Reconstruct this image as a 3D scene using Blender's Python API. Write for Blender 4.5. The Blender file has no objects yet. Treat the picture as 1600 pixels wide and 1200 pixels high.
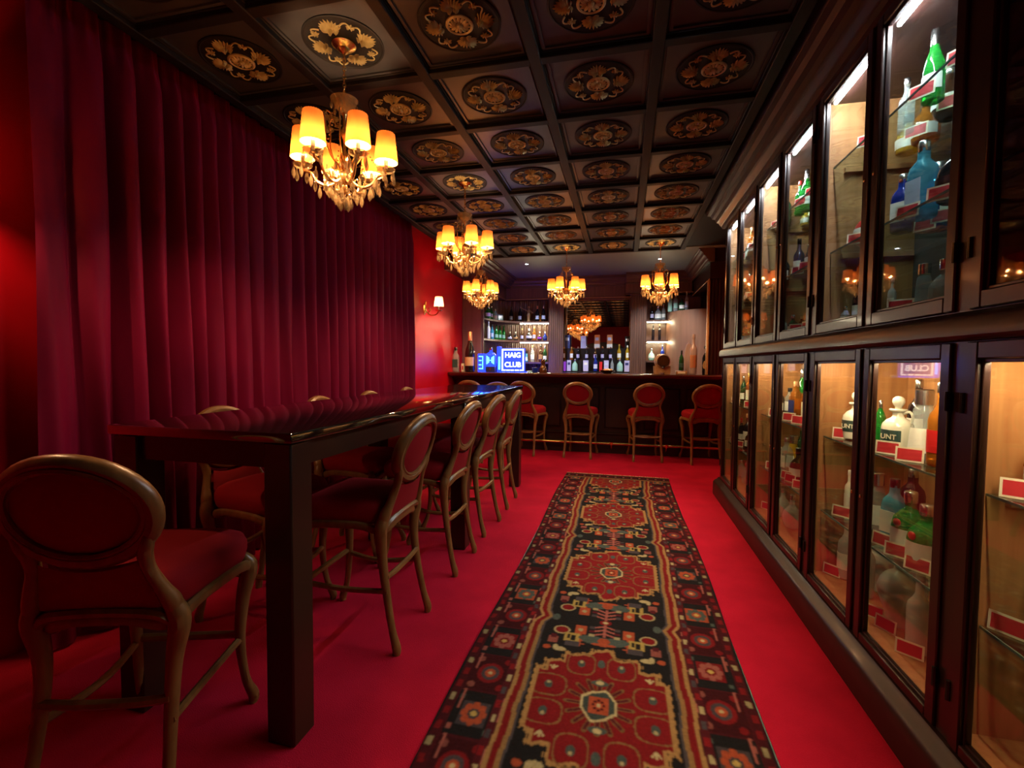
import bpy, bmesh, math, random
import numpy as np
from mathutils import Matrix, Vector

random.seed(7)
PI = math.pi
sc = bpy.context.scene
COL = sc.collection

# ------------------------------------------------------------------ camera
FPX, YAW, PITCH, ROLL, CAMZ = 728.05, .2339, .0430, .0084, 1.32
cyw, syw = math.cos(YAW), math.sin(YAW)
fwd = Vector((-syw * math.cos(PITCH), cyw * math.cos(PITCH), -math.sin(PITCH)))
rgt = Vector((cyw, syw, 0)); upv = rgt.cross(fwd)
r2 = math.cos(ROLL) * rgt + math.sin(ROLL) * upv
u2 = -math.sin(ROLL) * rgt + math.cos(ROLL) * upv
cam_data = bpy.data.cameras.new('camera'); cam = bpy.data.objects.new('camera', cam_data); COL.objects.link(cam)
cam_data.sensor_fit = 'HORIZONTAL'; cam_data.sensor_width = 36; cam_data.lens = 36 * FPX / 1600
cam_data.clip_start = .02; cam_data.clip_end = 60
cam.matrix_world = Matrix(((r2.x, u2.x, -fwd.x, 0), (r2.y, u2.y, -fwd.y, 0), (r2.z, u2.z, -fwd.z, CAMZ), (0, 0, 0, 1)))
sc.camera = cam
# ------------------------------------------------------------------ world, exposure
w = bpy.data.worlds.new('world'); sc.world = w; w.use_nodes = True
w.node_tree.nodes['Background'].inputs[0].default_value = (.01, .006, .008, 1)
w.node_tree.nodes['Background'].inputs[1].default_value = .1
vs = sc.view_settings
vs.view_transform = 'Standard'; vs.look = 'None'; vs.gamma = 1; vs.use_curve_mapping = False
vs.exposure = 0.3
cy = sc.cycles
cy.max_bounces = 7; cy.diffuse_bounces = 3; cy.glossy_bounces = 4; cy.transmission_bounces = 4
cy.transparent_max_bounces = 16; cy.caustics_reflective = False; cy.caustics_refractive = False
cy.sample_clamp_indirect = 3.0; cy.use_denoising = True
BULB_W, SCONCE_W, LED_UP, LED_LOW, LED_BAR, SPOT_W, SIGN_E = 17.0, 20.0, 320.0, 200.0, 130.0, 42.0, 3.2
WARM = (1.0, .60, .30)

H = 2.891          # ceiling height
T = .6             # ceiling tile pitch

def ratio(px):     # X / Y along the sight line of a photo column
    return math.tan(math.atan((px - 800) / FPX) - YAW)

# ------------------------------------------------------------------ mesh helpers
class M:
    def __init__(s): s.v = []; s.f = []
    def add(s, vs_, fs):
        n = len(s.v); s.v += [tuple(p) for p in vs_]; s.f += [tuple(i + n for i in f) for f in fs]; return s
    def box(s, x0, x1, y0, y1, z0, z1):
        return s.add([(x0,y0,z0),(x1,y0,z0),(x1,y1,z0),(x0,y1,z0),(x0,y0,z1),(x1,y0,z1),(x1,y1,z1),(x0,y1,z1)],
                     [(3,2,1,0),(4,5,6,7),(0,1,5,4),(1,2,6,5),(2,3,7,6),(3,0,4,7)])
    def lathe(s, prof, seg=16, c=(0,0,0), sup=None, a0=0, a1=2*PI, sx=1, sy=1, cap=True):
        full = abs(a1 - a0 - 2*PI) < 1e-6; n = seg if full else seg + 1
        vs_ = []; fs = []
        for r, z in prof:
            for k in range(n):
                a = a0 + (a1 - a0) * k / seg
                ca, sa = math.cos(a), math.sin(a)
                m = 1.0
                if sup: m = 1 / ((abs(ca)**sup + abs(sa)**sup) ** (1/sup))
                vs_.append((c[0] + r*m*ca*sx, c[1] + r*m*sa*sy, c[2] + z))
        L = len(prof)
        for i in range(L - 1):
            for k in range(seg if full else seg):
                k2 = (k + 1) % n
                fs.append((i*n + k, i*n + k2, (i+1)*n + k2, (i+1)*n + k))
        if cap and full:
            if prof[0][0] > 1e-5: fs.append(tuple(range(n))[::-1])
            if prof[-1][0] > 1e-5: fs.append(tuple((L-1)*n + k for k in range(n)))
        return s.add(vs_, fs)
    def tube(s, pts, rad, seg=8, closed=False, flat=1.0, cap=True):
        P = [Vector(p) for p in pts]; n = len(P)
        R = rad if isinstance(rad, (list, tuple)) else [rad] * n
        vs_ = []; fs = []; nrm = None
        for i in range(n):
            if closed: t = P[(i+1) % n] - P[i-1]
            else: t = P[min(i+1, n-1)] - P[max(i-1, 0)]
            t.normalize()
            if nrm is None:
                a = Vector((0,0,1)) if abs(t.z) < .9 else Vector((0,1,0))
                nrm = (a - t * a.dot(t)).normalized()
            else:
                nrm = (nrm - t * nrm.dot(t))
                nrm = nrm.normalized() if nrm.length > 1e-6 else Vector((1,0,0))
            b = t.cross(nrm)
            for k in range(seg):
                a = 2*PI*k/seg
                vs_.append(P[i] + nrm * (R[i]*math.cos(a)) + b * (R[i]*flat*math.sin(a)))
        m = n if closed else n - 1
        for i in range(m):
            j = (i + 1) % n
            for k in range(seg):
                k2 = (k+1) % seg
                fs.append((i*seg+k, i*seg+k2, j*seg+k2, j*seg+k))
        if not closed and cap:
            fs.append(tuple(range(seg))[::-1]); fs.append(tuple((n-1)*seg + k for k in range(seg)))
        return s.add(vs_, fs)
    def extr(s, poly, ax, a0, a1):       # poly in the two other axes (x,y,z order)
        def mk(p, a):
            return (a, p[0], p[1]) if ax == 'x' else (p[0], a, p[1]) if ax == 'y' else (p[0], p[1], a)
        n = len(poly)
        vs_ = [mk(p, a0) for p in poly] + [mk(p, a1) for p in poly]
        fs = [tuple(range(n))[::-1], tuple(range(n, 2*n))] + [(k, (k+1) % n, (k+1) % n + n, k + n) for k in range(n)]
        return s.add(vs_, fs)
    def grid(s, fn, nu, nv):
        vs_ = [fn(i/nu, j/nv) for j in range(nv+1) for i in range(nu+1)]
        fs = [(j*(nu+1)+i, j*(nu+1)+i+1, (j+1)*(nu+1)+i+1, (j+1)*(nu+1)+i) for j in range(nv) for i in range(nu)]
        return s.add(vs_, fs)
    def mesh(s, name, bevel=0, smooth=True, angle=40, seg=1):
        bm = bmesh.new()
        V = [bm.verts.new(p) for p in s.v]
        for f in s.f:
            try: bm.faces.new([V[i] for i in f])
            except ValueError: pass
        bmesh.ops.recalc_face_normals(bm, faces=bm.faces[:])
        if bevel:
            ed = [e for e in bm.edges if len(e.link_faces) == 2 and e.calc_face_angle(0) > .6]
            bmesh.ops.bevel(bm, geom=ed, offset=bevel, segments=seg, affect='EDGES', profile=.5, clamp_overlap=True)
        me = bpy.data.meshes.new(name); bm.to_mesh(me); bm.free()
        if smooth:
            me.shade_smooth(); me.set_sharp_from_angle(angle=math.radians(angle))
        return me

def link(name, me, mat=None, parent=None, loc=None, rot=None, scale=None, label=None):
    o = bpy.data.objects.new(name, me); COL.objects.link(o)
    if mat is not None:
        if len(me.materials) == 0: me.materials.append(mat)
        elif me.materials[0] is not mat:
            o.material_slots[0].link = 'OBJECT'; o.material_slots[0].material = mat
    if parent: o.parent = parent
    if loc: o.location = loc
    if rot: o.rotation_euler = rot
    if scale: o.scale = scale
    if label: o['label'] = label
    return o
def part(name, mb, mat, parent, bevel=0, smooth=True, angle=40, seg=1, **kw):
    return link(name, mb.mesh(name, bevel, smooth, angle, seg), mat, parent, **kw)
def thing(name, label, cat, loc=(0,0,0), rz=0, group=None, scale=None):
    o = bpy.data.objects.new(name, None); COL.objects.link(o); o.empty_display_size = .05
    o.location = loc; o.rotation_euler = (0, 0, rz)
    if scale: o.scale = scale
    return tag(o, label, cat, group)
def tag(o, label, cat, group=None):
    o['label'] = label; o['category'] = cat
    if group: o['group'] = group
    return o
def struct(o): o['kind'] = 'structure'; return o
def dup(o, parent=None):
    c = o.copy(); COL.objects.link(c); c.parent = parent
    for ch in list(o.children): dup(ch, c)
    return c
def spl(pts, n=6, closed=False):           # catmull-rom through tuples of any length
    out = []; m = len(pts)
    for i in range(m if closed else m - 1):
        if closed: p0, p1, p2, p3 = (pts[(i+k) % m] for k in (-1, 0, 1, 2))
        else: p0, p1, p2, p3 = pts[max(i-1,0)], pts[i], pts[i+1], pts[min(i+2,m-1)]
        for k in range(n):
            t = k / n
            out.append(tuple(.5*((2*b) + (-a+c)*t + (2*a-5*b+4*c-d)*t*t + (-a+3*b-3*c+d)*t**3) for a,b,c,d in zip(p0,p1,p2,p3)))
    if not closed: out.append(tuple(pts[-1]))
    return out
def stube(mb, pts, n=6, seg=8, closed=False, flat=1.0):   # pts = (x,y,z,r)
    q = spl(pts, n, closed)
    return mb.tube([p[:3] for p in q], [p[3] for p in q], seg, closed, flat)

# ------------------------------------------------------------------ materials
def new_mat(name):
    m = bpy.data.materials.new(name); m.use_nodes = True
    return m, m.node_tree.nodes, m.node_tree.links, m.node_tree.nodes['Principled BSDF']
def pm(name, col, rough=.5, metal=0, spec=.5, coat=0, sheen=0, vary=None, scale=8, stretch=(1,1,1), bump=0, bscale=60, emis=None, es=0, trans=0):
    m, N, L, b = new_mat(name)
    b.inputs['Base Color'].default_value = (*col, 1); b.inputs['Roughness'].default_value = rough
    b.inputs['Metallic'].default_value = metal; b.inputs['Specular IOR Level'].default_value = spec
    b.inputs['Coat Weight'].default_value = coat; b.inputs['Coat Roughness'].default_value = .08
    if sheen:
        b.inputs['Sheen Weight'].default_value = sheen; b.inputs['Sheen Roughness'].default_value = .4
        b.inputs['Sheen Tint'].default_value = (*[min(1, c*2+.1) for c in col], 1)
    if emis: b.inputs['Emission Color'].default_value = (*emis, 1); b.inputs['Emission Strength'].default_value = es
    if vary or bump:
        tc = N.new('ShaderNodeTexCoord'); mp = N.new('ShaderNodeMapping'); L.new(tc.outputs['Object'], mp.inputs[0])
        mp.inputs['Scale'].default_value = stretch
    if vary:
        n = N.new('ShaderNodeTexNoise'); n.inputs['Scale'].default_value = scale; n.inputs['Detail'].default_value = 5
        L.new(mp.outputs[0], n.inputs['Vector'])
        r = N.new('ShaderNodeValToRGB'); L.new(n.outputs[0], r.inputs[0])
        r.color_ramp.elements[0].position = .3; r.color_ramp.elements[1].position = .7
        r.color_ramp.elements[0].color = (*col, 1); r.color_ramp.elements[1].color = (*vary, 1)
        L.new(r.outputs[0], b.inputs['Base Color'])
    if bump:
        n2 = N.new('ShaderNodeTexNoise'); n2.inputs['Scale'].default_value = bscale; n2.inputs['Detail'].default_value = 3
        L.new(mp.outputs[0], n2.inputs['Vector'])
        bp = N.new('ShaderNodeBump'); bp.inputs['Strength'].default_value = bump; bp.inputs['Distance'].default_value = .01
        L.new(n2.outputs[0], bp.inputs['Height']); L.new(bp.outputs[0], b.inputs['Normal'])
    return m
def emit(name, col, s):
    m, N, L, b = new_mat(name); N.remove(b)
    e = N.new('ShaderNodeEmission'); e.inputs[0].default_value = (*col, 1); e.inputs[1].default_value = s
    L.new(e.outputs[0], N['Material Output'].inputs[0]); return m
def pane_mat(name, tint=(.95,.97,.96), ior=1.45):
    m, N, L, b = new_mat(name); N.remove(b)
    t = N.new('ShaderNodeBsdfTransparent'); t.inputs[0].default_value = (*tint, 1)
    g = N.new('ShaderNodeBsdfGlossy'); g.inputs['Roughness'].default_value = .02
    f = N.new('ShaderNodeFresnel'); geo = N.new('ShaderNodeNewGeometry'); mr_ = N.new('ShaderNodeMapRange')
    mr_.inputs['To Min'].default_value = ior; mr_.inputs['To Max'].default_value = 1/ior   # same reflectance on both sides of a thin sheet
    L.new(geo.outputs['Backfacing'], mr_.inputs['Value']); L.new(mr_.outputs[0], f.inputs[0])
    x = N.new('ShaderNodeMixShader'); L.new(f.outputs[0], x.inputs[0]); L.new(t.outputs[0], x.inputs[1]); L.new(g.outputs[0], x.inputs[2])
    L.new(x.outputs[0], N['Material Output'].inputs[0]); return m
def glass(name, col, dens=.5, tint=None, rough=.06):   # filled bottle glass: tinted see-through plus a glossy body
    m, N, L, b = new_mat(name)
    b.inputs['Base Color'].default_value = (*col, 1); b.inputs['Roughness'].default_value = rough
    b.inputs['Specular IOR Level'].default_value = .7
    t = N.new('ShaderNodeBsdfTransparent'); t.inputs[0].default_value = (*(tint or [min(1, c*1.6+.15) for c in col]), 1)
    x = N.new('ShaderNodeMixShader'); x.inputs[0].default_value = dens
    L.new(t.outputs[0], x.inputs[1]); L.new(b.outputs[0], x.inputs[2]); L.new(x.outputs[0], N['Material Output'].inputs[0]); return m

MAT = {}
MAT['carpet'] = pm('red_carpet', (.58,.009,.040), .95, spec=.1, vary=(.43,.006,.028), scale=3.5, bump=.5, bscale=260)
MAT['wallred'] = pm('red_gloss_wall', (.56,.005,.014), .33, spec=.18, vary=(.46,.0035,.011), scale=2)
MAT['velvet'] = pm('curtain_velvet', (.140,.0010,.021), .70, spec=.09, vary=(.100,.0008,.015), scale=5, stretch=(1,1,.2))
MAT['ceil'] = pm('ceiling_black_paint', (.008,.006,.006), .55, spec=.15)
MAT['tile'] = pm('ceiling_tile_paint', (.034,.033,.036), .40, spec=.45, vary=(.027,.027,.030), scale=14)
MAT['disc'] = pm('medallion_black', (.006,.005,.005), .6, spec=.2)
MAT['gold'] = pm('antique_gold', (.58,.47,.22), .42, metal=.15, vary=(.36,.27,.11), scale=30)
MAT['brass'] = pm('polished_brass', (.85,.60,.22), .26, metal=1)
MAT['mahog'] = pm('dark_mahogany', (.026,.009,.007), .34, spec=.4, coat=.08, vary=(.018,.006,.005), scale=5, stretch=(6,6,.6))
MAT['mahogh'] = pm('dark_mahogany_rail', (.026,.009,.007), .38, spec=.35, coat=.05, vary=(.018,.006,.005), scale=5, stretch=(.6,.6,6))
MAT['walnut'] = pm('bar_walnut', (.15,.070,.045), .34, spec=.4, vary=(.095,.044,.030), scale=4, stretch=(7,7,.5))
MAT['crownwood'] = pm('crown_wood', (.11,.060,.045), .32, vary=(.08,.042,.032), scale=5)
MAT['curvewood'] = pm('curved_veneer', (.22,.10,.055), .4, vary=(.17,.075,.04), scale=4, stretch=(5,5,.5))
MAT['oak'] = pm('cabinet_oak', (.42,.20,.075), .45, vary=(.30,.13,.045), scale=5, stretch=(6,6,.4))
MAT['slate'] = pm('slate_lining', (.055,.060,.058), .5, vary=(.040,.044,.043), scale=6)
MAT['tablewood'] = pm('table_black_lacquer', (.012,.006,.005), .05, spec=.9, coat=1.0); MAT['tablewood'].node_tree.nodes['Principled BSDF'].inputs['Coat IOR'].default_value = 1.9
MAT['tableleg'] = pm('table_dark_wood', (.030,.012,.007), .3, spec=.4)
MAT['chairwood'] = pm('gilded_walnut', (.235,.105,.032), .32, spec=.5, vary=(.15,.062,.018), scale=9, stretch=(3,3,.6))
MAT['chairred'] = pm('red_upholstery', (.26,.005,.010), .85, spec=.15, sheen=.1, bump=.15, bscale=300)
MAT['pane'] = pane_mat('cabinet_glass')
MAT['shelfglass'] = pm('shelf_glass_edge', (.10,.16,.14), .05)
MAT['shelfg'] = pane_mat('shelf_glass', (.80,.90,.86), 1.5)
MAT['mirror'] = pm('bar_mirror', (.80,.78,.76), .015, metal=1)
MAT['bulb'] = emit('bulb_glow', (1,.75,.42), 40)
MAT['led'] = emit('led_strip_white', (.86,.95,1), LED_UP)
MAT['ledlow'] = emit('led_strip_warm', (1,.80,.48), LED_LOW)
MAT['ledbar'] = emit('led_shelf_bar', (1,.88,.55), LED_BAR)
MAT['crystal'] = glass('crystal', (.26,.17,.085), .55, (1,.97,.92), .03)
MAT['card'] = pm('card_cream', (.78,.70,.52), .6)
MAT['cardred'] = pm('card_red', (.50,.02,.03), .55)
MAT['black'] = pm('black_satin', (.006,.006,.007), .3)
MAT['silver'] = pm('silver_cap', (.70,.70,.68), .25, metal=1)
MAT['white'] = pm('white_label', (.75,.73,.66), .55)
MAT['cream'] = pm('cream_ceramic', (.80,.76,.62), .2, coat=.5)
MAT['paleblue'] = pm('pale_blue_label', (.50,.55,.72), .5)
MAT['lilac'] = pm('lilac_carton', (.45,.42,.62), .5)
MAT['purple'] = pm('purple_carton', (.22,.03,.42), .5)
MAT['navy'] = pm('navy_carton', (.02,.03,.13), .45)
MAT['goldfoil'] = pm('gold_foil', (.75,.50,.14), .3, metal=.8)
MAT['copper'] = pm('copper_foil', (.70,.32,.16), .35, metal=.7)
MAT['redcap'] = pm('red_cap', (.55,.02,.02), .3)
MAT['cork'] = pm('cork', (.42,.22,.10), .8)
MAT['tan'] = pm('tan_wood', (.40,.22,.09), .45, vary=(.30,.15,.06), scale=20)
MAT['mint'] = glass('mint_glass', (.45,.75,.62), .65)
MAT['g_green'] = glass('green_glass', (.015,.22,.03), .62, (.10,.75,.16))
MAT['g_dkgreen'] = glass('dark_green_glass', (.008,.05,.016), .85, (.05,.25,.08))
MAT['g_clear'] = glass('clear_glass', (.55,.60,.60), .28, (.93,.96,.95))
MAT['g_blue'] = glass('blue_glass', (.10,.42,.58), .5, (.35,.75,.95))
MAT['g_dkblue'] = glass('cobalt_glass', (.01,.03,.25), .7, (.05,.12,.7))
MAT['g_amber'] = glass('amber_spirit', (.36,.12,.015), .55, (.95,.50,.12))
MAT['g_yellow'] = glass('golden_spirit', (.62,.38,.03), .5, (1,.78,.18))
MAT['g_black'] = glass('black_glass', (.008,.008,.010), .96, (.1,.1,.1))
MAT['g_brown'] = glass('brown_glass', (.05,.018,.006), .85, (.3,.12,.03))
MAT['g_frost'] = glass('frosted_glass', (.66,.62,.60), .55, (.88,.85,.83), .22)
MAT['g_pink'] = glass('smoky_pink_glass', (.42,.30,.27), .55, (.85,.72,.68), .15)

# shade fabric: lets the bulb glow through
def shade_mat():
    m, N, L, b = new_mat('pleated_shade'); N.remove(b)
    tl = N.new('ShaderNodeBsdfTranslucent'); tl.inputs[0].default_value = (.040,.0105,.0020,1)
    d = N.new('ShaderNodeBsdfDiffuse'); d.inputs[0].default_value = (.40,.14,.04,1)
    a = N.new('ShaderNodeAddShader'); L.new(tl.outputs[0], a.inputs[0]); L.new(d.outputs[0], a.inputs[1])
    tr = N.new('ShaderNodeBsdfTransparent'); tr.inputs[0].default_value = (1,.70,.40,1)
    c = N.new('ShaderNodeMixShader'); c.inputs[0].default_value = .045; L.new(a.outputs[0], c.inputs[1]); L.new(tr.outputs[0], c.inputs[2])
    L.new(c.outputs[0], N['Material Output'].inputs[0]); return m
MAT['shade'] = shade_mat()

def point(parent, loc, watts, col=WARM, r=.015):
    l = bpy.data.lights.new('bulb_light', 'POINT'); l.energy = watts; l.color = col; l.shadow_soft_size = r
    o = bpy.data.objects.new('bulb_light', l); COL.objects.link(o); o.parent = parent; o.location = loc; return o

# ================================================================== THE ROOM
XL, XR, YB, YF = -2.65, 1.46, -2.6, 9.0
def sbox(name, mat, *b, **k): return struct(part(name, M().box(*b), mat, None, **k))
sbox('floor', MAT['carpet'], XL-.1, XR+.1, YB-.1, YF+.1, -.1, 0)
sbox('wall_left', MAT['wallred'], XL-.1, XL, YB, YF, 0, H+.2)
sbox('wall_right', MAT['wallred'], XR, XR+.1, YB, YF, 0, H+.2)
sbox('wall_bar', MAT['walnut'], XL, XR, YF, YF+.1, 0, H+.2)
# wall behind the camera with an arched dark doorway
arch = [(-1.75, 0), (-1.75, 1.95)] + [(-.85 - .9*math.cos(a), 1.95 + .32*math.sin(a)) for a in [PI*k/12 for k in range(1, 12)]] + [(.05, 1.95), (.05, 0)]
struct(part('wall_back', M().extr([(XL, 0), (XL, H+.2), (XR, H+.2), (XR, 0)] + arch[::-1], 'y', YB-.12, YB), MAT['wallred'], None))
dr = part('door_1', M().extr(arch, 'y', YB-.11, YB-.07), MAT['mahog'], None); struct(dr)
for x in (-1.6, -.8):
    for z0, z1 in ((.15, .9), (1.0, 1.9)):
        part('door_panel', M().box(x, x+.65, YB-.07, YB-.05, z0, z1), MAT['mahog'], dr, bevel=.012)
for x in (-.92, -.78): part('door_knob', M().lathe([(0,-.02),(.02,-.015),(.028,0),(.02,.02),(0,.026)], 10), MAT['brass'], dr, loc=(x, YB-.04, 1.0))

# ---- ceiling: slab, curtain pocket, coffered tiles with gilded medallions
ceil = struct(part('ceiling', M().box(-2.37, XR, YB, YF, H+.012, H+.2).box(XL, -2.37, YB, YF, H+.18, H+.22), MAT['ceil'], None))
MAT['band'] = pm('ceiling_cool_light_tint', (.17,.23,.25), .45)  # cool light from the bar put into the ceiling colour as a teal tone
part('ceiling_band', M().box(-2.37, XR, 6.64, 8.50, H+.002, H+.014), MAT['band'], ceil)
GX = [(i - .5 - 3.272) * T for i in range(6)]
rows = range(-6, 8)
GY = [(j - .5 + 3.4987) * T for j in range(-6, 9)]
def medallion_mesh():
    m = M()
    def petal(cx, cy, ang, ln, wd, h):
        ca, sa = math.cos(ang), math.sin(ang)
        q = [(0,0,0),(ln*.35,wd*.5,0),(ln*.75,wd*.42,0),(ln,0,0),(ln*.75,-wd*.42,0),(ln*.35,-wd*.5,0),(ln*.45,0,-h),(ln*.8,0,-h*.7)]
        m.add([(cx+x*ca-y*sa, cy+x*sa+y*ca, z) for x,y,z in q],
              [(0,1,6),(1,2,7,6),(2,3,7),(3,4,7),(4,5,6,7),(5,0,6)])
    for k in range(4):
        a = k*PI/2; bx, by = .100*math.cos(a), .100*math.sin(a)
        for i in range(-5, 6):
            petal(bx, by, a + i*.30, .070 - .0035*abs(i), .0135, .014)
        for i in range(-3, 4): petal(bx - .012*math.cos(a), by - .012*math.sin(a), a + i*.55, .030, .010, .020)
        for sgn in (-1, 1):
            petal(bx, by, a + sgn*2.3, .03, .016, .01)
            c = a + sgn*.42                     # scroll curling towards the next palmette
            pts = []
            for t in range(13):
                u = t/12; aa = c + sgn*.36*u; rr = .132 + .026*math.sin(u*PI)
                pts.append((rr*math.cos(aa), rr*math.sin(aa), -.006, .0042*(1-.3*u)))
            m.tube([p[:3] for p in pts], [p[3] for p in pts], 5)
            ex, ey = pts[-1][0], pts[-1][1]
            for i in range(4): petal(ex, ey, c + sgn*(.4 + i*.8), .022, .009, .010)
    return m.mesh('medallion_ornament', angle=25)
def rosette_mesh():
    m = M()
    m.lathe([(.064,0),(.064,-.006),(.056,-.011),(.050,-.007)], 24, cap=False)
    for k in range(14):
        a = 2*PI*k/14
        ca, sa = math.cos(a), math.sin(a)
        q = [(.012,0,-.006),(.030,.008,-.005),(.048,.007,-.004),(.053,0,-.004),(.048,-.007,-.004),(.030,-.008,-.005),(.035,0,-.013)]
        m.add([(x*ca-y*sa, x*sa+y*ca, z) for x,y,z in q], [(0,1,6),(1,2,6),(2,3,6),(3,4,6),(4,5,6),(5,0,6)])
    m.lathe([(.015,-.004),(.013,-.013),(.006,-.018),(0,-.019)], 10)
    return m.mesh('medallion_rosette', angle=25)
def tile_mesh():
    a = T/2 - .028; m = M()
    m.box(-a, a, -a, a, -.004, .012)
    b, c = a - .018, a - .040                    # thin raised border moulding
    for (x0,x1,y0,y1) in ((-b,b,b-.014,b),(-b,b,-b,-b+.014),(-b,-b+.014,-b+.014,b-.014),(b-.014,b,-b+.014,b-.014)):
        m.box(x0,x1,y0,y1,-.013,-.004)
    return m.mesh('ceiling_tile', angle=30)
def disc_mesh():
    return M().lathe([(.192,-.004),(.192,-.009),(.184,-.011),(.180,-.008),(0,-.008)], 40, cap=False).mesh('medallion_disc', angle=30)
me_t, me_d, me_o, me_r = tile_mesh(), disc_mesh(), medallion_mesh(), rosette_mesh()
CH = {(0,7),(2,7),(4,7),(1,0),(1,3),(1,-3)}      # tiles that carry a chandelier
for j in rows:
    for i in range(5):
        x, y = (i - 3.272)*T, (j + 3.4987)*T
        t = link('ceiling_tile', me_t, MAT['tile'], ceil, (x, y, H))
        link('medallion_disc', me_d, MAT['disc'], t)
        link('medallion_ornament', me_o, MAT['gold'], t, (0,0,-.008))
        if (i, j) not in CH: link('medallion_rosette', me_r, MAT['gold'], t, (0,0,-.008))
for x in GX:
    part('ceiling_beam', M().box(x-.030, x+.030, GY[0], GY[-1], H-.040, H+.012).box(x-.038, x+.038, GY[0], GY[-1], H-.014, H+.012), MAT['ceil'], ceil, bevel=.004)
for y in GY:
    part('ceiling_beam', M().box(GX[0], GX[-1], y-.028, y+.028, H-.036, H+.012).box(GX[0], GX[-1], y-.036, y+.036, H-.013, H+.012), MAT['ceil'], ceil, bevel=.004)

# ---- curtain hanging out of the ceiling pocket
def curtain_fn(u, v):
    y = 1.50 + 3.66*u; z = .015 + (H + .06)*v
    ph = 2*PI*y/.135 + 1.5*math.sin(2.3*y) + .9*math.sin(5.1*y + 1)
    amp = .100 + .030*math.sin(3.7*y + .5)
    if y < 1.78: amp *= .35 + .65*max(0, (y-1.60)/.18)
    top = max(0, (z - (H-.16))/.16)
    f = abs(math.sin(.5*(ph + .25*math.sin(1.7*z + y*4) * (1-v))))**.85     # round ridges, tight valleys
    x = -2.50 + amp*(.80 + .35*(1-v))*f*(1 - .40*min(1, top)) + .010*math.sin(ph*1.9 + 3*z)*(1-v)
    x += .010*min(1, top)*math.sin(ph*3)
    yy = y + .018*(1-v)*math.sin(ph*.5 + 2*z)
    return (x, yy, z)
cu = M().grid(curtain_fn, 620, 26)
co = part('curtain', cu, MAT['velvet'], None, angle=180)
tag(co, 'long deep red velvet curtain in pleats behind the high table', 'curtain')

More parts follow.
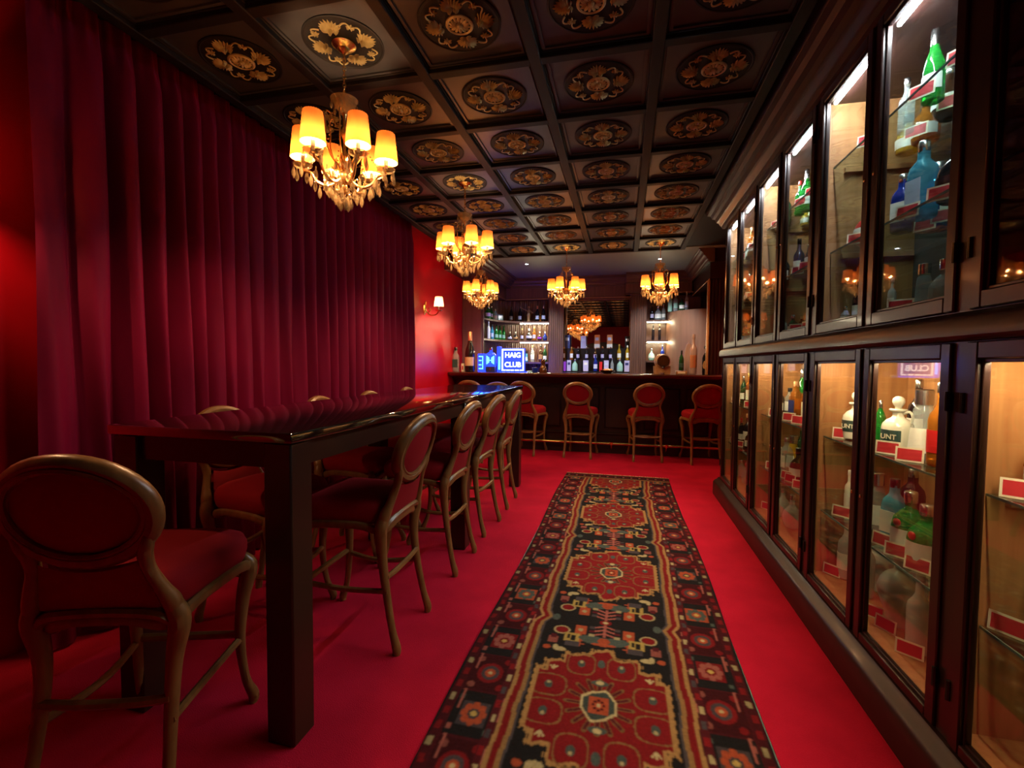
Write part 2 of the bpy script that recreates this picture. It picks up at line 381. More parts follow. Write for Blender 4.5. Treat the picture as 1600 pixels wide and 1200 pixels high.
# ---- runner rug: woven pattern as point colours on a dense pile sheet
RX0, RX1, RY0, RY1 = -.645, .530, .85, 5.615
def rug():
    nu, nv = 262, 1060
    x = np.linspace(RX0, RX1, nu+1); y = np.linspace(RY0, RY1, nv+1)
    X, Y = np.meshgrid(x, y)
    rng = np.random.default_rng(3)
    wob = .004*np.sin(Y*9 + 1) + .003*np.sin(Y*23)
    U = X - (RX0+RX1)/2 + wob; AU = np.abs(U); hw = (RX1-RX0)/2
    C = np.zeros(X.shape + (3,)); 
    NAVY=np.array((.014,.012,.014)); RED=np.array((.22,.010,.014)); DRED=np.array((.075,.008,.013)); TAN=np.array((.42,.23,.085))
    CREAM=np.array((.62,.50,.26)); ORG=np.array((.46,.085,.035)); TEAL=np.array((.080,.105,.095)); SLATE=np.array((.075,.060,.070)); PINK=np.array((.38,.11,.09)); YEL=np.array((.60,.42,.12))
    def put(mask, c): C[mask] = c
    def disc(cx, cy, rx, ry): return ((X-cx-cxc)/rx)**2 + ((Y-cy)/ry)**2 < 1
    def rect(cx, cy, rx, ry): return (np.abs(X-cx-cxc) < rx) & (np.abs(Y-cy) < ry)
    def seg(x0, y0, x1, y1, wd):
        dx, dy = x1-x0, y1-y0; l2 = dx*dx+dy*dy
        t = np.clip(((X-cxc-x0)*dx + (Y-y0)*dy)/l2, 0, 1)
        return (X-cxc-x0-t*dx)**2 + (Y-y0-t*dy)**2 < wd*wd
    cxc = 0.0
    C[:] = DRED
    xc = (RX0+RX1)/2; FW = .285
    # --- main border blocks with rosettes
    per = .235
    for s in (-1, 1):
        for k in range(int((RY1-RY0)/per)+1):
            yc = RY0 + .06 + per*k; cxc = xc + s*.455
            put(rect(0, yc, .085, .112), NAVY if k % 2 else DRED*.7)
            if k % 2:
                put(rect(0, yc, .052, .06), (ORG, SLATE, RED)[k//2 % 3]*.9)
                for a in range(8):
                    put(disc(.036*math.cos(a*PI/4), yc+.042*math.sin(a*PI/4), .015, .018), (TEAL, ORG, PINK)[k//2 % 3])
                put(disc(0, yc, .012, .014), YEL)
                for q in (-1, 1): put(rect(q*.07, yc+q*.075, .009, .015), PINK); put(rect(-q*.068, yc+q*.08, .010, .012), TEAL)
            else:
                put(disc(0, yc, .055, .062), RED); put(disc(0, yc, .038, .044), SLATE); put(disc(0, yc, .022, .026), ORG); put(disc(0, yc, .009, .010), CREAM)
                for q in (-1, 1):
                    put(disc(.06, yc+q*.082, .016, .018), RED); put(disc(-.06, yc+q*.082, .016, .018), PINK*.7)
            put(seg(.090*-s, yc-.02, .088*-s+.006, yc+.10, .0065), PINK*1.3)       # light zig bars
            put(seg(.066*s, yc+.02, .070*s, yc+.14, .005), PINK*1.1)
    cxc = 0
    # narrow guards with little figures
    g1 = (AU > .362) & (AU < .392); put(g1, DRED*1.2)
    g2 = (AU > .545); put(g2, DRED*.9)
    kk = np.floor(Y/.075).astype(int)
    fig = (np.abs((Y/.075) % 1 - .5) < .26)
    put(g1 & fig & (np.abs(AU-.377) < .008) & (kk % 3 == 0), CREAM*.8); put(g1 & fig & (np.abs(AU-.377) < .010) & (kk % 3 == 1), RED*1.2)
    put(g1 & fig & (np.abs(AU-.377) < .009) & (kk % 3 == 2), SLATE)
    put(g2 & fig & (np.abs(AU-.563) < .010) & (kk % 3 == 1), CREAM*.6); put(g2 & fig & (np.abs(AU-.563) < .011) & (kk % 3 != 1), RED)
    put((AU > .582), NAVY)
    # --- inner stripes: purple, tan, red, tan with spurs
    sp = .028*np.clip(1 - np.abs(((Y - 2.36 + .59) % 1.18) - .59)/.06, 0, 1)
    A2 = AU + sp
    put((A2 > .288) & (A2 < .300), SLATE*1.1); put((A2 > .300) & (A2 < .318), TAN*.8); put((A2 > .318) & (A2 < .342), RED); put((A2 > .342) & (A2 < .358), TAN)
    fld = A2 < .290
    put(fld, NAVY)
    # --- field figures between medallions
    for yc in (.59, 1.77, 2.95, 4.13, 5.31):
        m0 = yc + .59
        for s in (-1, 1):
            for d in (-1, 1):
                cxc = xc
                y0 = m0 + d*.09
                put(disc(s*.205, y0+d*.02, .040, .036), CREAM*.8); put(disc(s*.205, y0+d*.02, .032, .028), RED)
                put(seg(s*.17, y0+d*.04, s*.13, y0+d*.10, .006), PINK)
                put(rect(s*.115, y0, .028, .038), ORG); put(disc(s*.115, y0, .012, .014), CREAM*.7)
                put(rect(s*.115, y0+d*.085, .010, .055), ORG)
                for q in range(3): put(rect(s*.115, y0+d*(.06+.03*q), .026, .005), ORG)
                put(disc(s*.235, y0+d*.10, .018, .022), ORG); put(disc(s*.235, y0+d*.10, .008, .01), CREAM)
                put(rect(s*.150, m0+d*.165, .034, .036), YEL*.8); put(rect(s*.150+.006, m0+d*.168, .010, .024), NAVY); put(rect(s*.150-.016, m0+d*.158, .006, .018), NAVY)
                put(rect(s*.145, m0+d*.215, .034, .022), SLATE)
                put(rect(s*.235, m0+d*.20, .022, .026), PINK*.8); put(rect(s*.235, m0+d*.17, .012, .016), DRED*1.3)
                put(disc(s*.195, m0+d*.27, .030, .016), CREAM*.85); put(disc(s*.215, m0+d*.255, .012, .018), CREAM*.85)
                put(disc(s*.255, m0+d*.265, .018, .016), ORG)
            put(disc(s*.25, m0, .02, .03), TEAL)
        for d in (-1, 1):
            cxc = xc
            # palmette like an open book and its stem
            tri = (np.abs(X-xc) < .095 - .6*np.abs(Y-(m0+d*.165))) & (np.abs(Y-(m0+d*.165)) < .06)
            put(disc(0, m0+d*.17, .105, .034), TEAL); put(disc(.06, m0+d*.155, .06, .026), TEAL); put(disc(-.06, m0+d*.155, .06, .026), TEAL)
            put(disc(0, m0+d*.165, .028, .026), ORG*.9); put(disc(0, m0+d*.195, .055, .012), ORG)
            put(rect(0, m0+d*.07, .008, .06), PINK)
            for s in (-1, 1):
                for q in range(3):
                    put(seg(0, m0+d*(.035+.032*q), s*.05, m0+d*(.055+.034*q), .006), PINK*1.15)
                    put(rect(s*.062, m0+d*(.058+.034*q), .013, .010), (SLATE, DRED*1.5, CREAM*.7)[q])
        put(disc(0, m0, .03, .022), RED); put(disc(0, m0, .014, .010), CREAM)
    cxc = xc
    # --- medallions: stepped red lozenge with tan outline
    def med(grow):
        def stp(ax, ay):
            m = (ax < .270+grow) & (ay < .175+grow)
            m |= (ax < .235+grow) & (ay < .235+grow)
            m |= (ax < .165+grow) & (ay < .300+grow)
            m |= (ax < .065+grow*1.2) & (ay < .350+grow) & (ax < .065+grow*1.2 - (ay-.30)*.6)
            return m
        return stp
    for n, yc in enumerate((.59, 1.77, 2.95, 4.13, 5.31)):
        ax, ay = np.abs(X-xc), np.abs(Y-yc + .008*np.sin(X*60))
        edge = .006*np.sign(np.sin(X*190)) + .004*np.sign(np.sin(Y*150))
        put(med(.006)(ax+edge*.6, ay+edge*.6) & fld, TAN*1.05)
        put(med(-.012)(ax, ay) & fld, RED*1.05 if n % 2 else RED*1.2)
        # inner lobed cartouches
        for sx in (-1, 1):
            for sy in (-1, 1):
                for (ox, oy, rx, ry) in ((.085, .235, .062, .075), (.205, .075, .075, .066)):
                    d2 = (np.abs(X-xc-sx*ox)/rx)**3 + (np.abs(Y-yc-sy*oy)/ry)**3
                    put((d2 < 1.0) & (d2 > .74) & fld & (ax < .258), TAN*.62)
                    put(disc(sx*ox, yc+sy*oy, .016, .024), TEAL*.9); put(disc(sx*ox, yc+sy*(oy+.012), .008, .009), CREAM*.8)
                put(seg(sx*.20, yc+sy*.175, sx*.185, yc+sy*.195, .004), CREAM); put(seg(sx*.20, yc+sy*.175, sx*.215, yc+sy*.195, .004), CREAM); put(seg(sx*.20, yc+sy*.175, sx*.2, yc+sy*.2, .004), CREAM)
        for a in range(16):
            ca, sa = math.cos(a*PI/8), math.sin(a*PI/8)
            put(seg(.07*ca, yc+.085*sa, .125*ca, yc+.145*sa, .010), TAN*.5); put(seg(.07*ca, yc+.085*sa, .118*ca, yc+.137*sa, .006), DRED*1.4)
        for sy in (-1, 1):
            put(disc(0, yc+sy*.125, .034, .018), TEAL); put(disc(0, yc+sy*.128, .016, .013), CREAM); put(disc(0, yc+sy*.25, .016, .028), TEAL)
        oc = np.maximum(np.maximum(ax/.068, ay/.082), (ax/.068+ay/.082)/1.42)
        put(oc < 1, CREAM); put(oc < .86, TEAL*.7); 
        put(rect(0, yc, .036, .046), ORG)
        for a in range(8): put(disc(.02*math.cos(a*PI/4), yc+.026*math.sin(a*PI/4), .006, .007), DRED)
        put(disc(0, yc, .008, .01), CREAM)
    # end borders and weave grain
    e = RY1 - Y
    put(e < .20, DRED); put((e < .19) & (e > .16), TAN*.7); put((e < .15) & (e > .06) & (np.sin(X*70) > 0), NAVY); put((e < .12) & (e > .08) & (np.sin(X*70) > .75), PINK)
    put(e < .02, TAN)
    C *= .66*(.80 + .4*rng.random(C.shape[:2]))[..., None]
    # soften the yarn steps a little
    C[1:-1,1:-1] = (C[1:-1,1:-1]*2 + C[:-2,1:-1] + C[2:,1:-1] + C[1:-1,:-2] + C[1:-1,2:]) / 6
    Z = .010 + .0012*np.sin(Y*7) + .0010*rng.random(X.shape)
    nv_ = (nu+1)*(nv+1)
    XX = X + .012*np.sin(Y*2.2 + .6)
    co_ = np.stack([XX, Y, Z], -1).reshape(-1, 3).astype(np.float32)
    idx = np.arange(nv_).reshape(nv+1, nu+1)
    q = np.stack([idx[:-1,:-1], idx[:-1,1:], idx[1:,1:], idx[1:,:-1]], -1).reshape(-1)
    me = bpy.data.meshes.new('runner_rug')
    me.vertices.add(nv_); me.vertices.foreach_set('co', co_.ravel())
    nf = nu*nv; me.loops.add(nf*4); me.loops.foreach_set('vertex_index', q.astype(np.int32))
    me.polygons.add(nf); me.polygons.foreach_set('loop_start', np.arange(0, nf*4, 4, dtype=np.int32)); me.polygons.foreach_set('loop_total', np.full(nf, 4, dtype=np.int32))
    me.update(calc_edges=True); me.validate()
    at = me.color_attributes.new('weave', 'FLOAT_COLOR', 'POINT')
    at.data.foreach_set('color', np.concatenate([C.reshape(-1,3), np.ones((nv_,1))], 1).astype(np.float32).ravel())
    me.shade_smooth()
    m, N, L, b = new_mat('rug_wool')
    a = N.new('ShaderNodeAttribute'); a.attribute_name = 'weave'; L.new(a.outputs[0], b.inputs['Base Color'])
    b.inputs['Roughness'].default_value = .95; b.inputs['Specular IOR Level'].default_value = .1
    root = thing('runner_rug', 'long patterned runner rug with red medallions on the red carpet', 'rug', (0,0,0))
    link('pile', me, m, root)
    part('backing', M().box(RX0+.004, RX1-.004, RY0, RY1-.002, .001, .006), MAT['black'], root)
    fr = M(); rr = random.Random(2)
    for k in range(160):
        x = RX0 + (RX1-RX0)*(k+.5)/160
        fr.tube([(x, RY1-.004, .009), (x + rr.uniform(-.006,.006), RY1+.02, .006), (x + rr.uniform(-.012,.012), RY1+.04, .003)], .0022, 4)
    o = part('fringe', fr, MAT['card'], root); o['kind'] = 'stuff'
rug()

# ================================================================== HIGH TABLE
TX0, TX1, TY0, TY1, TZ = -1.84, -1.055, 1.31, 4.95, 1.085
tb = thing('high_table', 'long glossy black bar-height table running beside the curtain', 'table', ((TX0+TX1)/2, (TY0+TY1)/2, 0))
ox, oy = tb.location.x, tb.location.y
part('table_top', M().box(TX0-ox, TX1-ox, TY0-oy, TY1-oy, TZ-.035, TZ), MAT['tablewood'], tb, bevel=.006, seg=2)
part('apron', M().box(TX0+.03-ox, TX1-.03-ox, TY0+.03-oy, TY0+.055-oy, TZ-.125, TZ-.035), MAT['tableleg'], tb)
part('apron', M().box(TX0+.03-ox, TX1-.03-ox, TY1-.055-oy, TY1-.03-oy, TZ-.125, TZ-.035), MAT['tableleg'], tb)
for x in (TX0+.03, TX1-.055):
    part('apron', M().box(x-ox, x+.025-ox, TY0+.055-oy, TY1-.055-oy, TZ-.125, TZ-.035), MAT['tableleg'], tb)
for x in (TX0+.012, TX1-.122):
    for y in (TY0+.012, (TY0+TY1)/2-.05, TY1-.122):
        part('leg', M().box(x-ox, x+.11-ox, y-oy, y+.11-oy, 0, TZ-.035), MAT['tableleg'], tb, bevel=.006)

# ================================================================== STOOLS (faces local +Y)
def make_stool():
    t = thing('bar_stool', 'stool', 'stool')
    wd, rd = MAT['chairwood'], MAT['chairred']
    ZC = .915
    tilt = lambda z: -.205 - .28*(z-.62)             # back leans away
    for s in (-1, 1):
        m = M(); stube(m, [(s*.188,-.262,0,.017),(s*.190,-.262,.035,.020),(s*.186,-.238,.12,.0165),(s*.178,-.205,.30,.019),(s*.180,-.188,.45,.023),(s*.198,-.190,.56,.030),(s*.188,-.198,.615,.026),(s*.180,-.204,.650,.018)], 5, 9)
        part('leg', m, wd, t)
        m = M(); stube(m, [(s*.190,-.196,.585,.018),(s*.186,-.202,.625,.0265),(s*.170,tilt(.68),.68,.020),(s*.150,tilt(.74),.74,.018),(s*.149,tilt(.79),.79,.020),(s*.160,tilt(.825),.825,.019),(s*.172,tilt(.86),.86,.009)], 5, 9)
        part('back_post', m, wd, t)
        m = M(); stube(m, [(s*.200,.232,0,.013),(s*.203,.238,.03,.020),(s*.190,.205,.12,.015),(s*.182,.186,.28,.018),(s*.192,.192,.44,.024),(s*.210,.204,.545,.030),(s*.200,.196,.588,.020),(s*.190,.188,.606,.008)], 5, 9)
        part('leg', m, wd, t)
        m = M(); stube(m, [(s*.184,-.220,.285,.013),(s*.168,-.06,.268,.013),(s*.168,.06,.268,.013),(s*.183,.190,.285,.013)], 4, 7)
        part('stretcher', m, wd, t)
    # oval back: moulded frame and padded panel
    m = M(); pts = []
    for k in range(40):
        a = 2*PI*k/40; z = ZC + .142*math.sin(a)
        pts.append((.187*math.cos(a), tilt(z) - .014*math.cos(a)**2*0 + .016*abs(math.cos(a))**2, z))
    m.tube(pts, .0255, 9, closed=True, flat=1.0)
    fr = part('backrest_frame', m, wd, t)
    m = M()
    for rr, off in ((.0085, -.020), (.0085, .020)):
        m.tube([(p[0]*.915, p[1]+off, ZC + (p[2]-ZC)*.895) for p in pts], rr, 6, closed=True)
    part('bead_moulding', m, wd, fr)
    m = M(); prof = []
    for sgn in (-1, 1):
        n = 7; vs_ = []; fs = []
        for i in range(n+1):
            r = i/n
            for k in range(32):
                a = 2*PI*k/32; z = ZC + .118*r*math.sin(a)
                vs_.append((.163*r*math.cos(a), tilt(z) + .013*(r*math.cos(a))**2 + sgn*(.010 + .014*(1-r*r)), z))
        for i in range(n):
            for k in range(32): fs.append((i*32+k, i*32+(k+1)%32, (i+1)*32+(k+1)%32, (i+1)*32+k))
        m.add(vs_, fs)
    part('backrest_pad', m, rd, t)
    # lower back panel between the posts
    def lowp(u, v):
        z = .615 + .150*v; hw = (.168 + (.132-.168)*v)
        x = (u*2-1)*hw; top = -.022*v*(1-(u*2-1)**2)
        return (x, tilt(z) - .016 + .010*(u*2-1)**2, z + top)
    m = M(); m.grid(lowp, 12, 8); m.grid(lambda u, v: (lambda p: (p[0], p[1]+.034, p[2]))(lowp(u, v)), 12, 8)
    part('lower_back_pad', m, rd, t)
    m = M(); stube(m, [(-.188,-.190,.545,.009),(-.150,-.205,.592,.017),(-.07,-.213,.606,.016),(0,-.215,.609,.016),(.07,-.213,.606,.016),(.150,-.205,.592,.017),(.188,-.190,.545,.009)], 5, 8, flat=1.3)
    part('back_rail', m, wd, t)
    # seat cushion
    def outline(a, k=1.0):
        c, s_ = math.cos(a), math.sin(a)
        e = .45; x = math.copysign(abs(c)**e, c); y = math.copysign(abs(s_)**e, s_)
        return ((.205 + .022*y)*x*k, .015 + .222*y*k)
    m = M(); rings = [(.96,.585),(1.0,.600),(1.03,.630),(1.03,.655),(.98,.682),(.85,.700),(.55,.710),(.2,.713)]
    vs_ = []; fs = []; ns = 44
    for k_, z in rings:
        for k in range(ns): x, y = outline(2*PI*k/ns, k_); vs_.append((x, y, z))
    for i in range(len(rings)-1):
        for k in range(ns): fs.append((i*ns+k, i*ns+(k+1)%ns, (i+1)*ns+(k+1)%ns, (i+1)*ns+k))
    fs.append(tuple(range(ns))[::-1]); fs.append(tuple((len(rings)-1)*ns+k for k in range(ns)))
    m.add(vs_, fs); part('seat', m, rd, t, angle=70)
    # serpentine seat rail
    m = M(); pts = []; 
    for k in range(64):
        a = 2*PI*k/64; x, y = outline(a, 1.015)
        side = max(abs(math.cos(2*a)), 0)
        pts.append((x, y, .555 + .030*side*side, .019 + .004*(1-side)))
    m.tube([p[:3] for p in pts], [p[3] for p in pts], 8, closed=True, flat=.8)
    part('seat_rail', m, wd, t)
    m = M(); stube(m, [(-.180,.188,.30,.014),(-.08,.205,.29,.015),(.08,.205,.29,.015),(.180,.188,.30,.014)], 4, 7); part('footrest', m, wd, t)
    m = M(); stube(m, [(-.180,-.208,.345,.013),(-.08,-.205,.333,.014),(.08,-.205,.333,.014),(.180,-.208,.345,.013)], 4, 7); part('stretcher', m, wd, t)
    return t
stool0 = make_stool(); first = [True]
def stool(x, y, rz, label, group):
    o = stool0 if first[0] else dup(stool0); first[0] = False
    o.location = (x, y, 0); o.rotation_euler = (0, 0, rz); return tag(o, label, 'stool', group)
stool(-1.493, 1.19, math.radians(18), 'oval-backed red stool turned in at the near end of the table', 'stools around the high table')
ords = ['first', 'second', 'third', 'fourth']
for k, (x, y) in enumerate(((-1.245, 2.06), (-1.255, 2.87), (-1.265, 3.56), (-1.27, 4.24))):
    stool(x, y, PI/2 + (.04, 0, -.05, .02)[k], f'gilt oval-backed red stool on the rug side of the table, {ords[k]} from camera', 'stools around the high table')
for k, (x, y) in enumerate(((-1.80, 2.06), (-1.80, 2.93), (-1.80, 3.60), (-1.80, 4.33))):
    stool(x, y, -PI/2 + (-.05, .03, 0, .04)[k], f'gilt oval-backed red stool on the curtain side of the table, {ords[k]} from camera', 'stools around the high table')
stool(-1.60, 5.62, PI + .05, 'oval-backed red stool at the far end of the high table', 'stools around the high table')
for k, (x, rz) in enumerate(((-2.20, 0), (-1.365, -.18), (-.585, -.10), (.315, .12), (1.05, .16))):
    stool(x, 6.80, rz, f'gilt oval-backed red stool pulled up to the bar, {(ords + ["fifth"])[k]} from the red wall', 'stools along the bar')

# ================================================================== CHANDELIERS
def drop_mesh(h=.05, r=.011):
    return M().lathe([(0,0),(.0028,-.004),(.0032,-.010),(.002,-.016),(r*.55,-.022),(r,-.022-h*.42),(r*.7,-.022-h*.75),(0,-.022-h)], 6).mesh('crystal_drop', smooth=False)
me_drop, me_drop2 = drop_mesh(), drop_mesh(.034, .008)
def shade_mesh(h=.140, rb=.057, rt=.043):
    vs_ = []; fs = []; n = 48
    for i, t in enumerate((0, .03, .5, .97, 1)):
        r = rb + (rt-rb)*t
        for k in range(n):
            rr = r + (.0012 if k % 2 else -.0012)
            vs_.append((rr*math.cos(2*PI*k/n), rr*math.sin(2*PI*k/n), h*t))
    for i in range(4):
        for k in range(n): fs.append((i*n+k, i*n+(k+1)%n, (i+1)*n+(k+1)%n, (i+1)*n+k))
    m = M().add(vs_, fs); return m.mesh('lamp_shade', angle=60)
me_shade = shade_mesh()
me_baffle = M().lathe([(.0435,.1385),(.0435,.1400),(.024,.1400),(.024,.1385),(.0435,.1385)], 24, cap=False).mesh('added_shade_baffle')  # added ring narrowing the shade's top opening, holds back light on the ceiling
me_bulb = M().lathe([(.006,-.02),(.010,0),(.015,.018),(.012,.036),(.004,.052),(0,.056)], 10).mesh('bulb')
me_bob = M().lathe([(0,-.008),(.020,-.006),(.040,.004),(.046,.014),(.043,.014),(.034,.004),(.014,0),(.010,.004),(.010,.012)], 16, cap=False).mesh('drip_pan')
me_candle = M().lathe([(.009,0),(.009,.050),(.007,.052)], 8).mesh('candle_sleeve')
MAT['bulbglass'] = pane_mat('bulb_glass', (1,.97,.92), 1.1)
def arm_mesh():
    m = M(); stube(m, [(.020,0,-.640,.007),(.045,0,-.672,.007),(.085,0,-.690,.0085),(.130,0,-.672,.008),(.158,0,-.632,.0075),(.190,0,-.622,.007),(.200,0,-.606,.006)], 6, 7)
    stube(m, [(.085,0,-.688,.004),(.100,0,-.650,.004),(.085,0,-.625,.004),(.068,0,-.640,.0035),(.078,0,-.655,.003)], 5, 6)
    return m.mesh('arm')
def scroll_mesh():
    m = M(); stube(m, [(.018,0,-.60,.005),(.060,0,-.560,.005),(.092,0,-.490,.005),(.090,0,-.420,.005),(.098,0,-.375,.0048),(.085,0,-.345,.0042),(.066,0,-.352,.0038),(.060,0,-.372,.003)], 6, 7, flat=.7)
    return m.mesh('scroll')
def bead_mesh(p0, p1, sag, n=13, r=.0048):
    m = M()
    for k in range(n+1):
        t = k/n; x = p0[0] + (p1[0]-p0[0])*t; z = p0[1] + (p1[1]-p0[1])*t - sag*math.sin(PI*t)
        m.lathe([(0,-r),(r*.8,-r*.5),(r,0),(r*.8,r*.5),(0,r)], 5, c=(x, 0, z))
    return m.mesh('bead_chain', smooth=False)
me_arm, me_scroll = arm_mesh(), scroll_mesh()
me_b1, me_b2 = bead_mesh((.058,-.335),(.165,-.590),.05), bead_mesh((.160,-.600),(.030,-.72),.055, 11)
MAT['giltarm'] = pm('gilt_arm', (.72,.40,.14), .25, metal=.9)
def chandelier(x, y, label, watts, rot, full=True):
    t = thing('chandelier', label, 'chandelier', (x, y, H-.008), rot, 'crystal chandeliers')
    part('canopy', M().lathe([(.058,0),(.058,-.008),(.050,-.016),(.030,-.026),(.026,-.036),(.012,-.044),(.006,-.054)], 20), MAT['brass'], t)
    m = M(); z = -.05; k = 0
    while z > -.262:
        a = [(.0075*math.cos(q*PI/4), .014*math.sin(q*PI/4)) for q in range(8)]
        m.tube([((p if k % 2 else 0), (0 if k % 2 else p), z - .010 + s_) for p, s_ in a], .0024, 5, closed=True)
        z -= .0195; k += 1
    part('chain', m, MAT['brass'], t)
    part('crown_bowl', M().lathe([(.010,-.335),(.020,-.325),(.034,-.318),(.046,-.298),(.064,-.272),(.066,-.268),(.060,-.270),(.042,-.296),(.028,-.312),(.010,-.318)], 18, cap=False), MAT['crystal'], t)
    part('stem', M().lathe([(.005,-.255),(.006,-.325),(.014,-.335),(.008,-.350),(.007,-.400),(.014,-.412),(.020,-.430),(.012,-.450),(.007,-.465),(.008,-.520),(.020,-.535),(.026,-.560),(.016,-.585),(.012,-.610),(.028,-.625),(.034,-.645),(.026,-.668),(.012,-.684),(.016,-.700),(.010,-.722),(0,-.735)], 14), MAT['giltarm'], t)
    for k in range(6):
        a = 2*PI*k/6; ca, sa = math.cos(a), math.sin(a)
        link('arm', me_arm, MAT['giltarm'], t, rot=(0,0,a))
        link('scroll', me_scroll, MAT['giltarm'], t, rot=(0,0,a + PI/6))
        link('drip_pan', me_bob, MAT['crystal'], t, (.2*ca, .2*sa, -.606))
        link('candle_sleeve', me_candle, MAT['card'], t, (.2*ca, .2*sa, -.598))
        s_ = link('lamp_shade', me_shade, MAT['shade'], t, (.2*ca, .2*sa, -.560), (0,0,a))
        link('bulb', me_bulb, MAT['bulbglass'], s_, (0,0,.016)); link('added_shade_baffle', me_baffle, MAT['giltarm'], s_)
        point(t, (.2*ca, .2*sa, -.560 + .034), watts)
        link('bead_chain', me_b1, MAT['crystal'], t, rot=(0,0,a)); link('bead_chain', me_b2, MAT['crystal'], t, rot=(0,0,a))
        for q in range(4):
            b = a + (q-1.5)*1.15
            link('crystal_drop', me_drop, MAT['crystal'], t, (.2*ca + .042*math.cos(b), .2*sa + .042*math.sin(b), -.598), (0,0,b))
        link('crystal_drop', me_drop, MAT['crystal'], t, (.12*ca, .12*sa, -.684), (0,0,a))
        for q in (-1, 1):
            link('crystal_drop', me_drop, MAT['crystal'], t, (.155*math.cos(a+q*.22), .155*math.sin(a+q*.22), -.640), (0,0,a))
            link('crystal_drop', me_drop2, MAT['crystal'], t, (.045*math.cos(a+q*.3), .045*math.sin(a+q*.3), -.560), (0,0,a))
        b = a + PI/6
        link('crystal_drop', me_drop2, MAT['crystal'], t, (.062*math.cos(b), .062*math.sin(b), -.275), (0,0,b))
        link('crystal_drop', me_drop, MAT['crystal'], t, (.060*math.cos(b), .060*math.sin(b), -.700), (0,0,b))
        link('crystal_drop', me_drop, MAT['crystal'], t, (.094*math.cos(b), .094*math.sin(b), -.660), (0,0,b))
    for k in range(5):
        a = 2*PI*k/5
        link('crystal_drop', me_drop, MAT['crystal'], t, (.030*math.cos(a), .030*math.sin(a), -.735), (0,0,a))
    part('crystal_ball', M().lathe([(0,-.735),(.004,-.745),(.002,-.75),(.012,-.760),(.020,-.778),(.016,-.796),(0,-.806)], 8), MAT['crystal'], t, smooth=False)
    return t
def tpos(i, j): return (i-3.272)*T, (j+3.4987)*T
chandelier(*tpos(1,0), 'large crystal chandelier over the near half of the high table', BULB_W, .35)
chandelier(*tpos(1,3), 'crystal chandelier over the far half of the high table', BULB_W, .1)
chandelier(*tpos(0,7), 'small-looking crystal chandelier before the bar, nearest the red wall', BULB_W, .5)
chandelier(*tpos(2,7), 'crystal chandelier hanging before the bar mirror', BULB_W, .2)
chandelier(*tpos(4,7), 'crystal chandelier before the bar on the cabinet side', BULB_W, .4)

# ================================================================== WALL SCONCES
def sconce(y, z, label, watts):
    t = thing('wall_sconce', label, 'sconce', (XL, y, z), 0, 'gilt wall sconces')
    part('backplate', M().lathe([(.045,0),(.045,.006),(.034,.014),(.020,.018),(0,.022)], 18, sx=1, sy=1.0), MAT['brass'], t, rot=(0, PI/2, 0), scale=(1.7,1,1))
    m = M(); stube(m, [(.018,0,.05,.008),(.022,0,.085,.010),(.018,0,.12,.004)], 5, 8); part('finial', m, MAT['brass'], t)
    m = M(); stube(m, [(.015,0,.0,.011),(.045,.004,-.050,.010),(.100,.010,-.078,.009),(.165,.014,-.066,.008),(.205,.016,-.022,.0075)], 6, 8)
    stube(m, [(.045,.004,-.050,.007),(.085,.006,-.012,.006),(.070,.006,.022,.0055),(.050,.004,.005,.004)], 5, 7)
    part('arm', m, MAT['brass'], t)
    link('drip_pan', me_bob, MAT['brass'], t, (.205, .016, -.022))
    link('candle_sleeve', me_candle, MAT['card'], t, (.205, .016, -.012))
    sh = link('lamp_shade', me_shade, MAT['sconceshade'], t, (.205, .016, .036), scale=(1.12, 1.12, .95))
    link('bulb', me_bulb, MAT['bulbglass'], sh, (0,0,.030))
    point(t, (.205, .016, .036+.046), watts)
    return t
m_, N_, L_, b_ = new_mat('ivory_shade'); N_.remove(b_)
tl_ = N_.new('ShaderNodeBsdfTranslucent'); tl_.inputs[0].default_value = (.30,.23,.13,1)
tr_ = N_.new('ShaderNodeBsdfTransparent'); tr_.inputs[0].default_value = (1,.8,.5,1)
mx_ = N_.new('ShaderNodeMixShader'); mx_.inputs[0].default_value = .03; L_.new(tl_.outputs[0], mx_.inputs[1]); L_.new(tr_.outputs[0], mx_.inputs[2]); L_.new(mx_.outputs[0], N_['Material Output'].inputs[0])
MAT['sconceshade'] = m_
sconce(5.93, 2.05, 'gilt wall sconce with ivory shade on the red wall past the curtain', SCONCE_W*.4)
sconce(1.13, 2.05, 'gilt wall sconce just before the near edge of the curtain', SCONCE_W)

# ================================================================== BAR COUNTER
BZ, BY = 1.190, 6.78
bar = thing('bar_counter', 'dark wood bar counter across the far end of the room', 'bar', (0, 7.05, 0))
CX1 = 1.44
def P2(n0, n1): return None
prof = [(BY-7.05+.012, BZ), (BY-7.05, BZ-.012), (BY-7.05, BZ-.030), (BY-7.05+.012, BZ-.040), (BY-7.05+.012, BZ-.048), (BY-7.05+.03, BZ-.060), (BY-7.05+.06, BZ-.068), (.38, BZ-.068), (.38, BZ)]
part('counter_top', M().extr(prof, 'x', XL+.012, CX1), MAT['tablebar'] if 'tablebar' in MAT else MAT.setdefault('tablebar', pm('bar_top_varnish', (.085,.030,.018), .14, spec=.5, coat=.6, vary=(.055,.02,.012), scale=4, stretch=(.5,6,6))), bar, bevel=.003)
part('body', M().box(XL+.03, CX1, .04, .34, .02, BZ-.068), MAT['mahog'], bar)
part('top_moulding', M().extr([(-.02,1.06),(-.05,1.085),(-.07,1.122),(.04,1.122),(.04,1.04),(-.01,1.04)], 'x', XL+.03, CX1), MAT['mahogh'], bar)
part('plinth', M().box(XL+.03, CX1, .0, .05, 0, .13).box(XL+.03, CX1, .02, .05, .13, .15), MAT['mahogh'], bar, bevel=.004)
